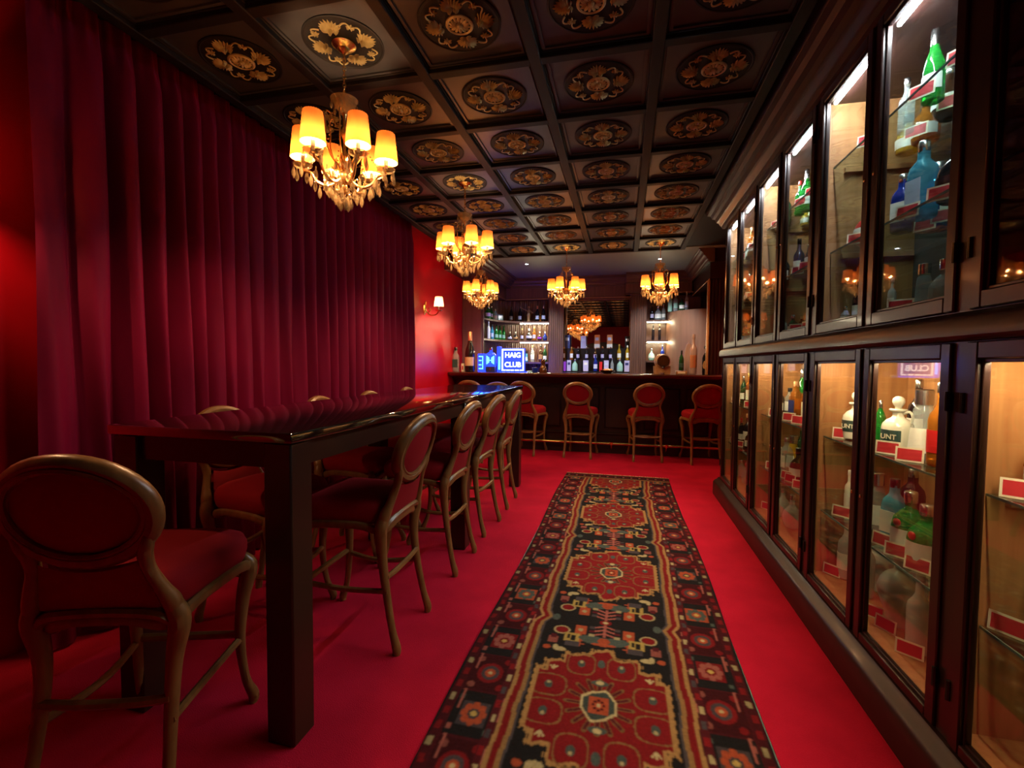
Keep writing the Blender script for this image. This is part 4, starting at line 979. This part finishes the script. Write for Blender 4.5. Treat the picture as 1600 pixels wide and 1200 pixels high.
# per cabinet and shelf: bottles (photo column, depth X, kind, glass, cap, label, scale) ; cards (photo column, depth X)
CAB = {
 2: {
  2.36: ([(1350,1.13,'spirit','g_amber','white','white',1.0),(1437,1.13,'champ','g_green','silver','white',.80),(1398,1.17,'spirit','g_clear','silver',None,.80),(1498,1.12,'spirit','g_dkblue','silver','white',1.0),
          (1402,1.33,'dome','g_yellow','black','white',.9),(1424,1.34,'dome','g_amber','silver','white',1.0),(1463,1.31,'round','g_brown','silver','white',1.0),(1499,1.33,'spirit','g_yellow','silver','white',.9)],
         [(1341,1.075),(1419,1.075),(1477,1.075),(1413,1.24),(1465,1.23),(1501,1.25)]),
  1.92: ([(1345,1.13,'round','redcap','redcap','white',.95),(1398,1.20,'square','g_dkblue','silver','white',1.0),(1428,1.13,'square','g_blue','silver','paleblue',1.2),(1482,1.13,'dome','g_black','black','black',1.15),
          (1452,1.33,'square','g_dkblue','silver','paleblue',1.15),(1476,1.34,'dome','g_blue','silver','white',1.1)],
         [(1330,1.075),(1405,1.075),(1457,1.075),(1497,1.07),(1433,1.25),(1463,1.25)]),
  ZU0: ([(1332,1.13,'spirit','g_black','black','white',.72),(1311,1.09,'squat','g_clear','silver','white',.42),(1388,1.12,'tall','g_frost','white','white',.50),(1437,1.14,'flare','g_clear','silver',None,.78),(1470,1.14,'dome','g_clear','silver',None,.92)],
         [(1401,1.065)]),
  .95: ([(1378,1.24,'wine','g_green','silver',None,.65),(1446,1.13,'flare','g_clear','silver','white',1.12),(1474,1.12,'spirit','g_amber','silver','redcap',1.05),(1478,1.27,'squat','g_dkgreen','silver','white',1.2),(1437,1.32,'spirit','g_black','silver','white',1.05)],
         [(1319,1.075),(1391,1.07),(1426,1.068)]),
  .55: ([(1334,1.12,'tall','cream','white','white',.66),(1377,1.14,'flare','g_clear','silver','white',1.08),(1406,1.13,'square','g_blue','black','white',1.1),(1434,1.33,'square','g_black','silver','black',1.15),(1432,1.12,'squat','g_green','silver','white',1.22),(1458,1.10,'squat','g_green','silver','white',1.15),(1476,1.26,'spirit','g_clear','silver','white',.95)],
         [(1322,1.075),(1388,1.07),(1413,1.066),(1446,1.064)]),
  ZL0: ([(1307,1.12,'spirit','g_frost','g_frost','white',1.05),(1369,1.13,'tall','g_frost','g_frost',None,.85),(1453,1.10,'spirit','g_frost','g_frost',None,1.05),(1449,1.28,'spirit','g_clear','silver','white',1.0)],
         [(1294,1.07),(1378,1.066),(1399,1.064),(1440,1.060)]),
 },
 1: {
  2.36: ([(1205,1.13,'spirit','g_dkgreen','redcap','white',.85),(1240,1.13,'spirit','g_green','redcap',None,.78),(1250,1.14,'champ','g_green','silver','white',.75),(1267,1.13,'wine','g_green','silver','white',.90),(1262,1.32,'spirit','g_dkgreen','silver','white',.9),(1236,1.30,'dome','g_yellow','black','white',.7)],
         [(1203,1.075),(1211,1.085),(1240,1.07),(1257,1.07)]),
  1.92: ([(1212,1.13,'spirit','g_black','silver','white',.85),(1242,1.12,'spirit','g_black','black','cream',.9),(1255,1.16,'round','g_dkgreen','black','goldfoil',1.05),(1265,1.13,'squat','g_brown','cork','white',1.0),(1250,1.32,'spirit','g_black','silver',None,1.0)],
         [(1209,1.075),(1240,1.07),(1252,1.068)]),
  ZU0: ([(1209,1.13,'squat','g_clear','silver',None,.75),(1236,1.12,'squat','g_dkgreen','silver','white',.65),(1250,1.13,'squat','g_amber','goldfoil','white',.55),(1264,1.12,'squat','g_dkgreen','silver','white',.70)],
         [(1241,1.065),(1258,1.065)]),
  .95: ([(1212,1.13,'spirit','g_brown','black','white',.72),(1245,1.15,'square','g_amber','cork','navy',1.02),(1254,1.28,'wine','g_green','silver','white',1.12),(1261,1.12,'tall','g_amber','cream','cream',.82),(1230,1.22,'square','g_clear','black','white',.8),(1238,1.33,'spirit','g_dkgreen','silver','white',1.1)],
         [(1212,1.07),(1234,1.068),(1248,1.065)]),
  .55: ([(1208,1.13,'tall','cream','goldfoil','cream',.66),(1233,1.12,'square','g_clear','silver','cream',1.0),(1243,1.22,'flare','g_yellow','silver','white',1.05),(1253,1.14,'dome','g_brown','black','white',1.05),(1240,1.32,'spirit','g_dkgreen','silver','white',1.1)],
         [(1210,1.068),(1233,1.068),(1239,1.064),(1255,1.062)]),
  ZL0: ([(1198,1.14,'squat','g_clear','cork','cream',1.0),(1230,1.13,'round','g_frost','silver',None,.95),(1245,1.11,'round','g_frost','silver',None,1.05)],
         [(1197,1.07)]),
 },
 0: {
  2.36: ([(1153,1.13,'spirit','g_brown','redcap','white',.6),(1168,1.13,'spirit','g_amber','copper','white',.92),(1175,1.12,'tall','g_amber','goldfoil','cream',.85),(1181,1.2,'spirit','g_dkgreen','silver','white',.9)],
         [(1152,1.075),(1168,1.07),(1176,1.068)]),
  1.92: ([(1152,1.14,'wine','g_black','silver','white',.8),(1166,1.13,'wine','g_dkgreen','silver','white',.9),(1178,1.13,'spirit','g_brown','goldfoil','cream',.9)],
         [(1170,1.07)]),
  ZU0: ([(1149,1.13,'squat','g_dkgreen','silver','white',.8),(1168,1.13,'dome','g_amber','goldfoil','white',.9),(1178,1.13,'dome','g_amber','goldfoil','white',.85)],
         [(1149,1.07)]),
  .95: ([(1148,1.13,'wine','g_dkgreen','silver','white',.85),(1161,1.13,'spirit','g_clear','goldfoil','cream',.95),(1171,1.12,'tall','g_amber','goldfoil','cream',.85),(1176,1.24,'spirit','g_dkgreen','silver','white',1.0)],
         [(1146,1.072),(1171,1.068)]),
  .55: ([(1147,1.12,'wine','g_black','redcap','white',.80),(1159,1.12,'wine','g_dkgreen','silver','white',1.0),(1168,1.15,'spirit','g_black','cork','white',1.0),(1175,1.12,'squat','g_brown','silver','white',.9)],
         [(1146,1.066),(1158,1.066)]),
  ZL0: ([(1149,1.13,'squat','g_clear','silver',None,.8),(1162,1.13,'spirit','g_clear','silver',None,.85),(1172,1.12,'dome','g_clear','silver',None,.95)], []),
 },
 3: {
  .95: ([(1616,1.12,'squat','g_amber','cork','white',1.0)], [(1606,1.07)]),
  .55: ([(1598,1.12,'square','g_yellow','black','white',.62),(1630,1.13,'spirit','g_brown','silver','white',1.0)], [(1588,1.065)]),
 },
}
# near cards and jugs that need hand-made shapes are listed below the loop
rj = random.Random(5)
for k in CAB:
    for z, (bs, cs) in CAB[k].items():
        pos = [(min(max((X + (.035 if X < 1.2 else 0))/ratio(px), BAYS[k][0]+.085), BAYS[k][1]-.085), i) for i, (px, X, *_) in enumerate(bs)]
        order = {i: n for n, (y, i) in enumerate(sorted(pos, reverse=True))}
        for (y, i) in pos:
            px, X, kind, g, cp, lb, s_ = bs[i]
            if X < 1.2: X += .035
            h = BK[kind]['cap'][2]*s_
            room_ = {2.36: .28, 1.92: .42, ZU0: .36, .95: .38, .55: .38, ZL0: .32}[z]
            if h > room_: s_ *= room_/h
            # keep clear of neighbours already on this shelf
            r_ = BK[kind]['p'][4][0]*s_*1.1
            for _ in range(60):
                hit = [(a, b, c_) for (kk, zz, a, b, c_) in PLACED if kk == k and zz == z and math.hypot(a-X, b-y) < r_+c_]
                if not hit: break
                a, b, c_ = hit[0]; d_ = math.hypot(X-a, y-b) or 1
                X += ((X-a)/d_ + .05)*.006; y += (y-b)/d_*.006 + .0003
                X = min(max(X, 1.05 + r_), 1.42 - r_); y = min(max(y, BAYS[k][0]+.03+r_), BAYS[k][1]-.03-r_)
            PLACED.append((k, z, X, y, r_))
            lab = f"{GN[g]} {KN[kind]}, {ORD[order[i]]} from bar end, {SH[z]} shelf, {WHERE[k]}"
            bottle(kind, g, cp, lb, (X, y, z + .0008), -1.0 + rj.uniform(-.3, .3), lab, 'bottles in the display cabinets', s_, 'redcap' if (kind == 'squat' and g == 'g_green') else None)
        cpos = sorted([((X + .024)/ratio(px), X + .024) for px, X in cs], reverse=True)
        for n, (y, X) in enumerate(cpos):
            y = min(max(y, BAYS[k][0]+.07), BAYS[k][1]-.07)
            card((X, y, z + .001), -.87 + rj.uniform(-.25, .2), f"red cream-edged price card, {ORD[n]} from bar end, {SH[z]} shelf, {WHERE[k]}", .88)


# ================================================================== BACK BAR STOCK
def at_y(px, Y): return Y*ratio(px)
def bb_row(items, z, Y, phrase, group):
    xs = sorted((it[0], n) for n, it in enumerate(items)); order = {n: k for k, (_, n) in enumerate(xs)}
    for n, it in enumerate(items):
        px, kind, g, cp, lb, s_ = it[:6]; yy = it[6] if len(it) > 6 else Y
        bottle(kind, g, cp, lb, (at_y(px, yy), yy, z+.0008), rj.uniform(-.2, .2), f"{GN[g]} {KN[kind]}, {ORD[order[n]]} from the red wall, {phrase}", group, s_)
G1 = 'bottles on the back bar'
bb_row([(798,'wine','g_black','black','paleblue',.92),(811.5,'wine','g_black','black','paleblue',.92),(838.5,'wine','g_black','copper','paleblue',.92),(848,'wine','g_black','silver','paleblue',.95),(843,'spirit','g_amber','goldfoil',None,.5,8.56)], 2.10, 8.52, 'top shelf left of the mirror', G1)
bb_row([(762,'squat','g_green','silver','white',1.0,7.75),(767,'spirit','g_green','silver','white',.8,8.0),(773,'squat','mint','silver','white',1.0,8.2)], 2.10, 7.9, 'curved end of the top shelf', G1)
bb_row([(796.3,'round','g_black','white','lilac',.76),(805,'round','g_black','cream','tan',.76),(815,'spirit','g_brown','goldfoil','lilac',.75),(826,'round','g_black','cream','lilac',1.0),(834,'spirit','g_amber','goldfoil','lilac',.85),(842.5,'round','g_brown','white','purple',.74),(850.7,'round','g_dkblue','cream','navy',.74)], 1.752, 8.51, 'middle shelf left of the mirror', G1)
bb_row([(763,'tall','cream','cream','cream',.85,7.78),(768.5,'spirit','g_blue','black','paleblue',.85,7.98),(775,'wine','g_green','g_green','mint',.85,8.18),(780.5,'wine','g_green','g_green','mint',.85,8.31),(786.5,'wine','g_green','g_green','mint',.85,8.42)], 1.752, 8.0, 'curved end of the middle shelf', G1)
bb_row([(822,'flare','g_blue','black','paleblue',.8),(831.5,'spirit','g_clear','goldfoil','white',1.02),(844.5,'spirit','g_brown','black','tan',1.05),(851,'wine','g_dkgreen','silver','white',.95)], 1.36, 8.52, 'low shelf left of the mirror', G1)
bb_row([(898,'squat','mint','silver','mint',1.02),(930,'spirit','g_dkblue','black','paleblue',.98),(956,'spirit','g_clear','silver',None,.8),(968,'squat','mint','silver','mint',1.05)], 1.20, 8.415, 'front tier below the mirror', G1)
bb_row([(880.5,'square','g_amber','goldfoil','white',.92),(892.5,'square','g_amber','goldfoil','white',.92),(902.5,'spirit','g_black','copper','lilac',.80),(916,'spirit','g_black','silver','lilac',.80),(929.5,'spirit','g_brown','white','lilac',.80),(940.5,'spirit','g_black','copper','lilac',.82),(953,'spirit','g_black','silver','lilac',.80),(966.5,'spirit','g_yellow','goldfoil','cream',.95),(979.5,'square','g_yellow','cream','cream',1.02)], 1.40, 8.525, 'middle tier below the mirror', G1)
bb_row([(1016.5,'spirit','g_black','black','lilac',.85),(1026,'squat','g_clear','silver','white',1.15),(1034.5,'wine','g_clear','silver','white',.9)], 2.10, 8.53, 'top shelf by the curved panel', G1)
bb_row([(1044.5,'wine','mint','white','mint',.95,8.35),(1053,'spirit','g_clear','silver','mint',1.02,8.28),(1062.5,'squat','g_dkgreen','black','white',.95,8.2),(1070,'tall','g_clear','white','paleblue',.88,8.2)], 2.2255, 8.3, 'standing on the curved panel', G1)
bb_row([(1019,'tall','g_black','black',None,.80),(1029,'tall','g_black','tan',None,.80)], 1.752, 8.53, 'middle shelf by the curved panel', G1)
bb_row([(1017,'round','mint','silver','cream',.95),(1034,'spirit','g_dkblue','silver','navy',.9)], 1.40, 8.53, 'low shelf by the curved panel', G1)

def carton(px, Y, z, w_, h, main, panel, label, band=None):
    t = thing('carton', label, 'box', (at_y(px, Y), Y, z+.0008), 0, 'bottle cartons below the mirror')
    part('box_body', M().box(-w_/2, w_/2, -.040, .040, 0, h), MAT[main], t, bevel=.002)
    if panel: part('box_print', M().box(-w_*.32, w_*.32, -.0415, -.040, h*.58, h*.80), MAT[panel], t)
    if band: part('box_band', M().box(-w_/2-.0006, w_/2+.0006, -.0412, .0412, h*.05, h*.32), MAT[band], t)
carton(886, 8.63, 1.615, .100, .245, 'navy', 'paleblue', 'dark blue carton with pale square, upper tier nearest the fluted pilaster')
carton(911, 8.63, 1.615, .095, .225, 'lilac', 'paleblue', 'lilac carton on the upper tier below the mirror')
carton(932, 8.63, 1.615, .092, .245, 'copper', 'paleblue', 'tan and white carton, middle of the upper tier', 'white')
carton(951.5, 8.63, 1.615, .092, .245, 'copper', 'paleblue', 'tan and white carton, fourth along the upper tier', 'white')
carton(979, 8.63, 1.615, .080, .215, 'black', 'white', 'black carton with white square, end of the upper tier')
for px, w_, mn, pn, lb in ((882.5, .045, 'purple', None, 'purple carton, front tier nearest the fluted pilaster'), (889, .070, 'lilac', 'navy', 'pale lilac carton beside the purple one, front tier'), (906.5, .055, 'black', None, 'small dark carton next to the mint bottle, front tier'),
                       (915, .09, 'lilac', 'white', 'pale lilac carton left of the cobalt bottle, front tier'), (938.5, .05, 'redcap', None, 'dark red carton right of the cobalt bottle'), (947, .08, 'lilac', 'paleblue', 'pale lilac carton behind the fruit bowl'), (979, .085, 'lilac', 'navy', 'pale lilac carton at the right end of the front tier')):
    carton(px, 8.415, 1.20, w_, .195 if w_ > .06 else .17, mn, pn, lb)
# statuette with a raised rod on the top shelf
st = thing('statuette', 'pale wooden statuette holding a long rod on the top shelf', 'statuette', (at_y(825, 8.52), 8.52, 2.1008), .2)
part('figure', M().lathe(spl([(0,0),(.034,0),(.036,.01),(.028,.03),(.030,.08),(.034,.12),(.026,.16),(.033,.195),(.030,.215),(.012,.232),(.011,.240),(.019,.252),(.021,.268),(.014,.285),(0,.290)], 3), 16), MAT['tan'], st)
m = M(); stube(m, [(.026,0,.205,.011),(.055,-.02,.18,.009),(.085,-.035,.160,.007)], 4, 7); part('arm', m, MAT['tan'], st)
m = M(); stube(m, [(-.026,0,.205,.011),(-.045,-.02,.20,.009),(-.052,-.03,.22,.008)], 4, 7); part('arm', m, MAT['tan'], st)
part('rod', M().tube([(.03,-.04,.165),(-.16,-.03,.265)], .005, 6), MAT['tan'], st)
t = thing('gift_tin', 'teal tin at the curved end of the top shelf', 'tin', (at_y(781, 8.36), 8.36, 2.1008), .5)
part('tin_body', M().box(-.05,.05,-.04,.04,0,.115), MAT['mint'], t, bevel=.006); part('lid', M().box(-.052,.052,-.042,.042,.115,.135), MAT['teal'] if 'teal' in MAT else MAT.setdefault('teal', pm('teal_paint', (.03,.16,.17), .4)), t, bevel=.004)

# ================================================================== THINGS ON THE BAR
YBAR = 7.05
def bar_at(px): return at_y(px, YBAR)
BT = BZ + .0012
bottle('square', 'g_clear', 'black', 'darklabel', (bar_at(712), YBAR, BT), .1, 'clear square whisky bottle with dark label at the red-wall end of the bar', 'bottles on the bar', 1.50)
bottle('champ', 'g_black', 'copper', 'tanlabel' if 'tanlabel' in MAT else (MAT.setdefault('tanlabel', pm('tan_label', (.62,.40,.22), .5)) and 'tanlabel'), (bar_at(734), YBAR, BT), 0, 'big dark champagne bottle with copper foil and tan label on the bar', 'bottles on the bar', 1.72)
bx = thing('match_box', 'small cream box between the square bottle and the champagne bottle', 'box', (bar_at(723), YBAR, BT), .1)
part('box_body', M().box(-.022,.022,-.02,.02,0,.13), MAT['card'], bx, bevel=.002); part('box_print', M().box(-.012,.012,-.0212,-.02,.03,.09), MAT['cardred'], bx)
MAT['blueglow'] = emit('blue_backlight', (.015,.06,1), 2.6)
MAT['blueglow2'] = emit('cyan_backlight', (.05,.30,1), 7.0)
MAT['bluecase'] = pm('blue_acrylic', (.006,.012,.20), .15, emis=(.01,.03,.9), es=3.2)
def lightbox(px, w_, h, label, marks, z0=0):
    t = thing('light_box', label, 'light box', (bar_at(px), YBAR+.02, BT+z0), 0, 'blue lit blocks on the bar')
    part('case', M().box(-w_/2, w_/2, -.035, .035, .0, h), MAT['bluecase'], t, bevel=.008)
    for n, (a, b, c_, d_) in enumerate(marks): part('glowing_mark', M().box(a*w_, b*w_, -.0375, -.0352, c_*h, d_*h), MAT['blueglow2'], t)
lightbox(752.5, .125, .285, 'blue lit block beside the champagne bottle', [(.12,.22,.15,.88),(-.35,.12,.82,.88),(-.35,.12,.15,.21),(-.35,.0,.60,.66),(-.35,.0,.36,.42)])
# squat blue lit bottle on a dark stand
lb_ = thing('blue_bottle_lamp', 'glowing blue square bottle on a dark stand beside the sign', 'bottle', (bar_at(767), YBAR, BT), 0)
part('stand', M().box(-.075,.075,-.05,.05,0,.085), MAT['navy'], lb_, bevel=.006)
part('emblem', M().lathe([(.018,0),(.018,.002),(0,.002)], 14), MAT['silver'], lb_, loc=(0,-.0505,.045), rot=(PI/2,0,0))
part('glass_body', M().lathe([(0,.086),(.070,.086),(.078,.094),(.080,.11),(.080,.26),(.070,.285),(.030,.310),(.022,.315),(.022,.345)], 28, sup=5, sy=.55), MAT['bluecase'], lb_)
part('cap', M().lathe([(.027,.338),(.028,.342),(.028,.372),(.022,.378),(0,.378)], 14), MAT['silver'], lb_)
for sx in (-1, 1): part('glowing_mark', M().extr([(sx*.062,.255),(sx*.018,.225),(sx*.018,.150),(sx*.062,.120)], 'y', -.0480, -.0445), MAT['blueglow2'], lb_)
part('glowing_mark', M().box(-.045,.045,-.048,-.0445,.178,.190), MAT['blueglow2'], lb_)
lightbox(779.5, .060, .40, 'narrow tall blue lit block against the sign', [(-.1,.38,.10,.60)])
# the lit sign
sg = thing('lit_sign', 'square illuminated sign reading HAIG CLUB on the bar', 'sign', (bar_at(801.5), YBAR, BT), .02)
S_ = .372
MAT['signpanel'] = pm('sign_blue_panel', (.010,.025,.13), .3, emis=(.02,.05,.55), es=1.6)
MAT['signwhite'] = emit('sign_white', (.80,.90,1), SIGN_E)
part('case', M().box(-S_/2, S_/2, -.030, .030, .012, S_), MAT['signpanel'], sg, bevel=.004)
MAT['backglow'] = emit('sign_backlight', (.05,.06,1), 15)
part('backlight', M().box(-S_/2+.02, S_/2-.02, .0305, .034, .03, S_-.02), MAT['backglow'], sg)
part('base', M().box(-S_/2-.005, S_/2+.05, -.055, .045, 0, .012), MAT['bluecase'], sg)
f0, f1 = S_/2-.012, S_/2-.032
for (a, b, c_, d_) in ((-f0,f0,S_-.032,S_-.012),(-f0,-f1,.042,S_-.032),(f1,f0,.042,S_-.032)):
    part('frame_line', M().box(a, b, -.0335, -.0302, c_, d_), MAT['signwhite'], sg)
for a, b in ((-f0,-.115),(-.105,-.045),(-.035,.020),(.035,.100),(.112,f0)): part('frame_line', M().box(a, b, -.0335, -.0302, .024, .040), MAT['signwhite'], sg)
link('lettering', text_mesh('HAIG', .108, .0026, .0016), MAT['signwhite'], sg, (0, -.0320, .262), (PI/2, 0, 0), (.98, 1, 1))
link('lettering', text_mesh('CLUB', .108, .0026, .0016), MAT['signwhite'], sg, (0, -.0320, .115), (PI/2, 0, 0), (.98, 1, 1))
# small things right of the sign
t = thing('blue_cup', 'small cobalt cup standing right of the lit sign', 'cup', (bar_at(837), 6.97, BT), 0)
part('cup_body', M().lathe([(0,.004),(.032,0),(.038,.006),(.042,.075),(.039,.075),(.034,.012),(0,.010)], 18, cap=False), MAT['g_dkblue'], t); part('rim', M().tube([(.0405*math.cos(a), .0405*math.sin(a), .075) for a in [2*PI*k/18 for k in range(18)]], .0025, 6, closed=True), MAT['silver'], t)
t = thing('small_tray', 'low pale tray between the lit sign and the cobalt cup', 'tray', (bar_at(828.5), 7.0, BT), .05)
part('tray_body', M().box(-.04,.04,-.05,.05,0,.022), MAT['mint'], t, bevel=.004); part('inlay', M().box(-.032,.032,-.04,.04,.022,.026), MAT['card'], t)
t = thing('figurine', 'brown seated animal figurine by the fluted pilaster', 'figurine', (bar_at(849), 7.0, BT), 0)
part('body', M().lathe(spl([(0,0),(.055,0),(.062,.02),(.056,.06),(.042,.10),(.030,.125),(.036,.150),(.034,.175),(.018,.195),(0,.200)], 3), 16, sy=.8), MAT['g_brown'], t)
for sx in (-1, 1): part('ear', M().lathe([(.012,0),(.010,.015),(0,.030)], 8), MAT['g_brown'], t, loc=(sx*.022, 0, .185))
part('bib', M().lathe([(.020,0),(.016,.006),(0,.008)], 12), MAT['tan'], t, loc=(0,-.040,.085), rot=(PI/2,0,0))
t = thing('fruit_bowl', 'low dark bowl of garnishes in the middle of the bar', 'bowl', (bar_at(949), 6.98, BT), 0)
part('bowl_body', M().lathe([(0,.004),(.05,0),(.06,.004),(.115,.045),(.118,.050),(.112,.050),(.06,.014),(0,.012)], 24, cap=False), MAT['g_brown'], t)
for k, (x, y, z, mt) in enumerate(((-.04,.01,.038,'copper'),(.02,-.02,.040,'card'),(.05,.03,.040,'tan'),(-.01,.04,.042,'cream'),(0,-.05,.036,'copper'))):
    g_ = part('garnish', M().lathe(spl([(0,-.024),(.018,-.016),(.025,0),(.018,.016),(0,.024)], 3), 10), MAT[mt], None, loc=(bar_at(949)+x, 6.98+y, BT+z+.008))
    g_['label'] = ('orange slice nearest the sign side of the dark bowl', 'pale garnish at the front of the dark bowl', 'tan garnish at the cabinet side of the dark bowl', 'cream garnish at the back of the dark bowl', 'orange garnish at the very front of the bowl')[k]; g_['category'] = 'garnish'; g_['group'] = 'garnishes in the bowl'; g_.name = 'citrus_garnish'
# little barrel lying on its cradle
t = thing('small_barrel', 'small wooden spirits barrel with dark round head on the bar', 'barrel', (bar_at(1033.5), 7.02, BT), .12)
part('staves', M().lathe([(.088,-.11),(.098,-.07),(.106,0),(.098,.07),(.088,.11)], 20, cap=False), MAT['tan'], t, loc=(0,0,.185), rot=(PI/2,0,0))
part('barrel_head', M().lathe([(.084,0),(.084,.006),(0,.006)], 20), MAT['g_brown'], t, loc=(0,-.100,.185), rot=(PI/2,0,0))
for yy in (-.105, -.055, .055, .105): part('hoop', M().lathe([(.0895 if abs(yy)>.08 else .1015,-.007),(.092 if abs(yy)>.08 else .104,-.006),(.092 if abs(yy)>.08 else .104,.006),(.0895 if abs(yy)>.08 else .1015,.007)], 20, cap=False), MAT['silver'], t, loc=(0,yy,.185), rot=(PI/2,0,0))
for yy in (-.07, .07): part('cradle', M().extr([(-.10,0),(.10,0),(.105,.115),(.075,.120),(0,.078),(-.075,.120),(-.105,.115)], 'y', yy-.015, yy+.015), MAT['tan'], t)
part('tap', M().tube([(0,-.105,.120),(0,-.155,.120),(0,-.155,.085)], .009, 8), MAT['black'], t)
t = thing('coaster_dish', 'small white dish in front of the little barrel', 'dish', (bar_at(1032), 6.87, BT), 0)
part('dish_body', M().lathe([(0,.003),(.028,0),(.034,.004),(.044,.020),(.041,.020),(.030,.008),(0,.007)], 18, cap=False), MAT['cream'], t); part('rim', M().tube([(.0425*math.cos(a), .0425*math.sin(a), .020) for a in [2*PI*k/18 for k in range(18)]], .002, 6, closed=True), MAT['silver'], t)
t = thing('wooden_block', 'small wooden stand under the green bottle on the bar', 'stand', (bar_at(1064), 7.05, BT), 0)
part('block', M().box(-.075,.075,-.05,.05,0,.050), MAT['tan'], t, bevel=.006); part('plate', M().box(-.05,.05,-.0515,-.0502,.012,.038), MAT['card'], t)
bottle('wine', 'g_dkgreen', 'black', 'darklabel', (bar_at(1064), 7.05, BT+.052), 0, 'green bottle standing on the small wooden stand', 'bottles on the bar', .92)
bottle('tall', 'g_pink', 'g_pink', 'copper', (bar_at(1082.5), 7.06, BT), 0, 'tall smoky pink bottle near the cabinet end of the bar', 'bottles on the bar', 1.62)
t = thing('oval_tray', 'oval smoky glass plaque leaning behind the tall pink bottle', 'plaque', (bar_at(1077), 7.19, BT), 0)
part('plaque', M().lathe(spl([(0,-.012),(.05,-.012),(.062,-.006),(.064,.004),(.05,.010),(0,.010)], 2), 26, sy=3.6), MAT['g_pink'], t, loc=(0,0,.225), rot=(PI/2,0,0)); part('foot', M().box(-.05,.05,-.02,.02,0,.02), MAT['g_pink'], t)
t = thing('black_decanter', 'black faceted decanter with tan and silver diamond labels', 'bottle', (bar_at(1104.5), 7.03, BT), -.1, 'bottles on the bar')
part('glass_body', M().lathe([(0,.0),(.090,.0),(.098,.010),(.100,.03),(.100,.235),(.085,.275),(.045,.315),(.035,.33),(.035,.365)], 4, a0=PI/4, a1=2*PI+PI/4, sy=.75), MAT['g_black'], t, angle=20)
part('stopper', M().lathe([(.040,.362),(.050,.372),(.050,.400),(.030,.418),(0,.420)], 8), MAT['black'], t)
part('paper_label', M().extr([(-.070,.13),(-.05,.19),(0,.215),(.069,.145),(.0,.070),(-.055,.085)], 'y', -.0560, -.0532), MAT['tan'], t)
part('paper_label', M().extr([(-.052,.280),(0,.310),(.055,.280),(0,.250)], 'y', -.0600, -.0566), MAT['silver'], t)
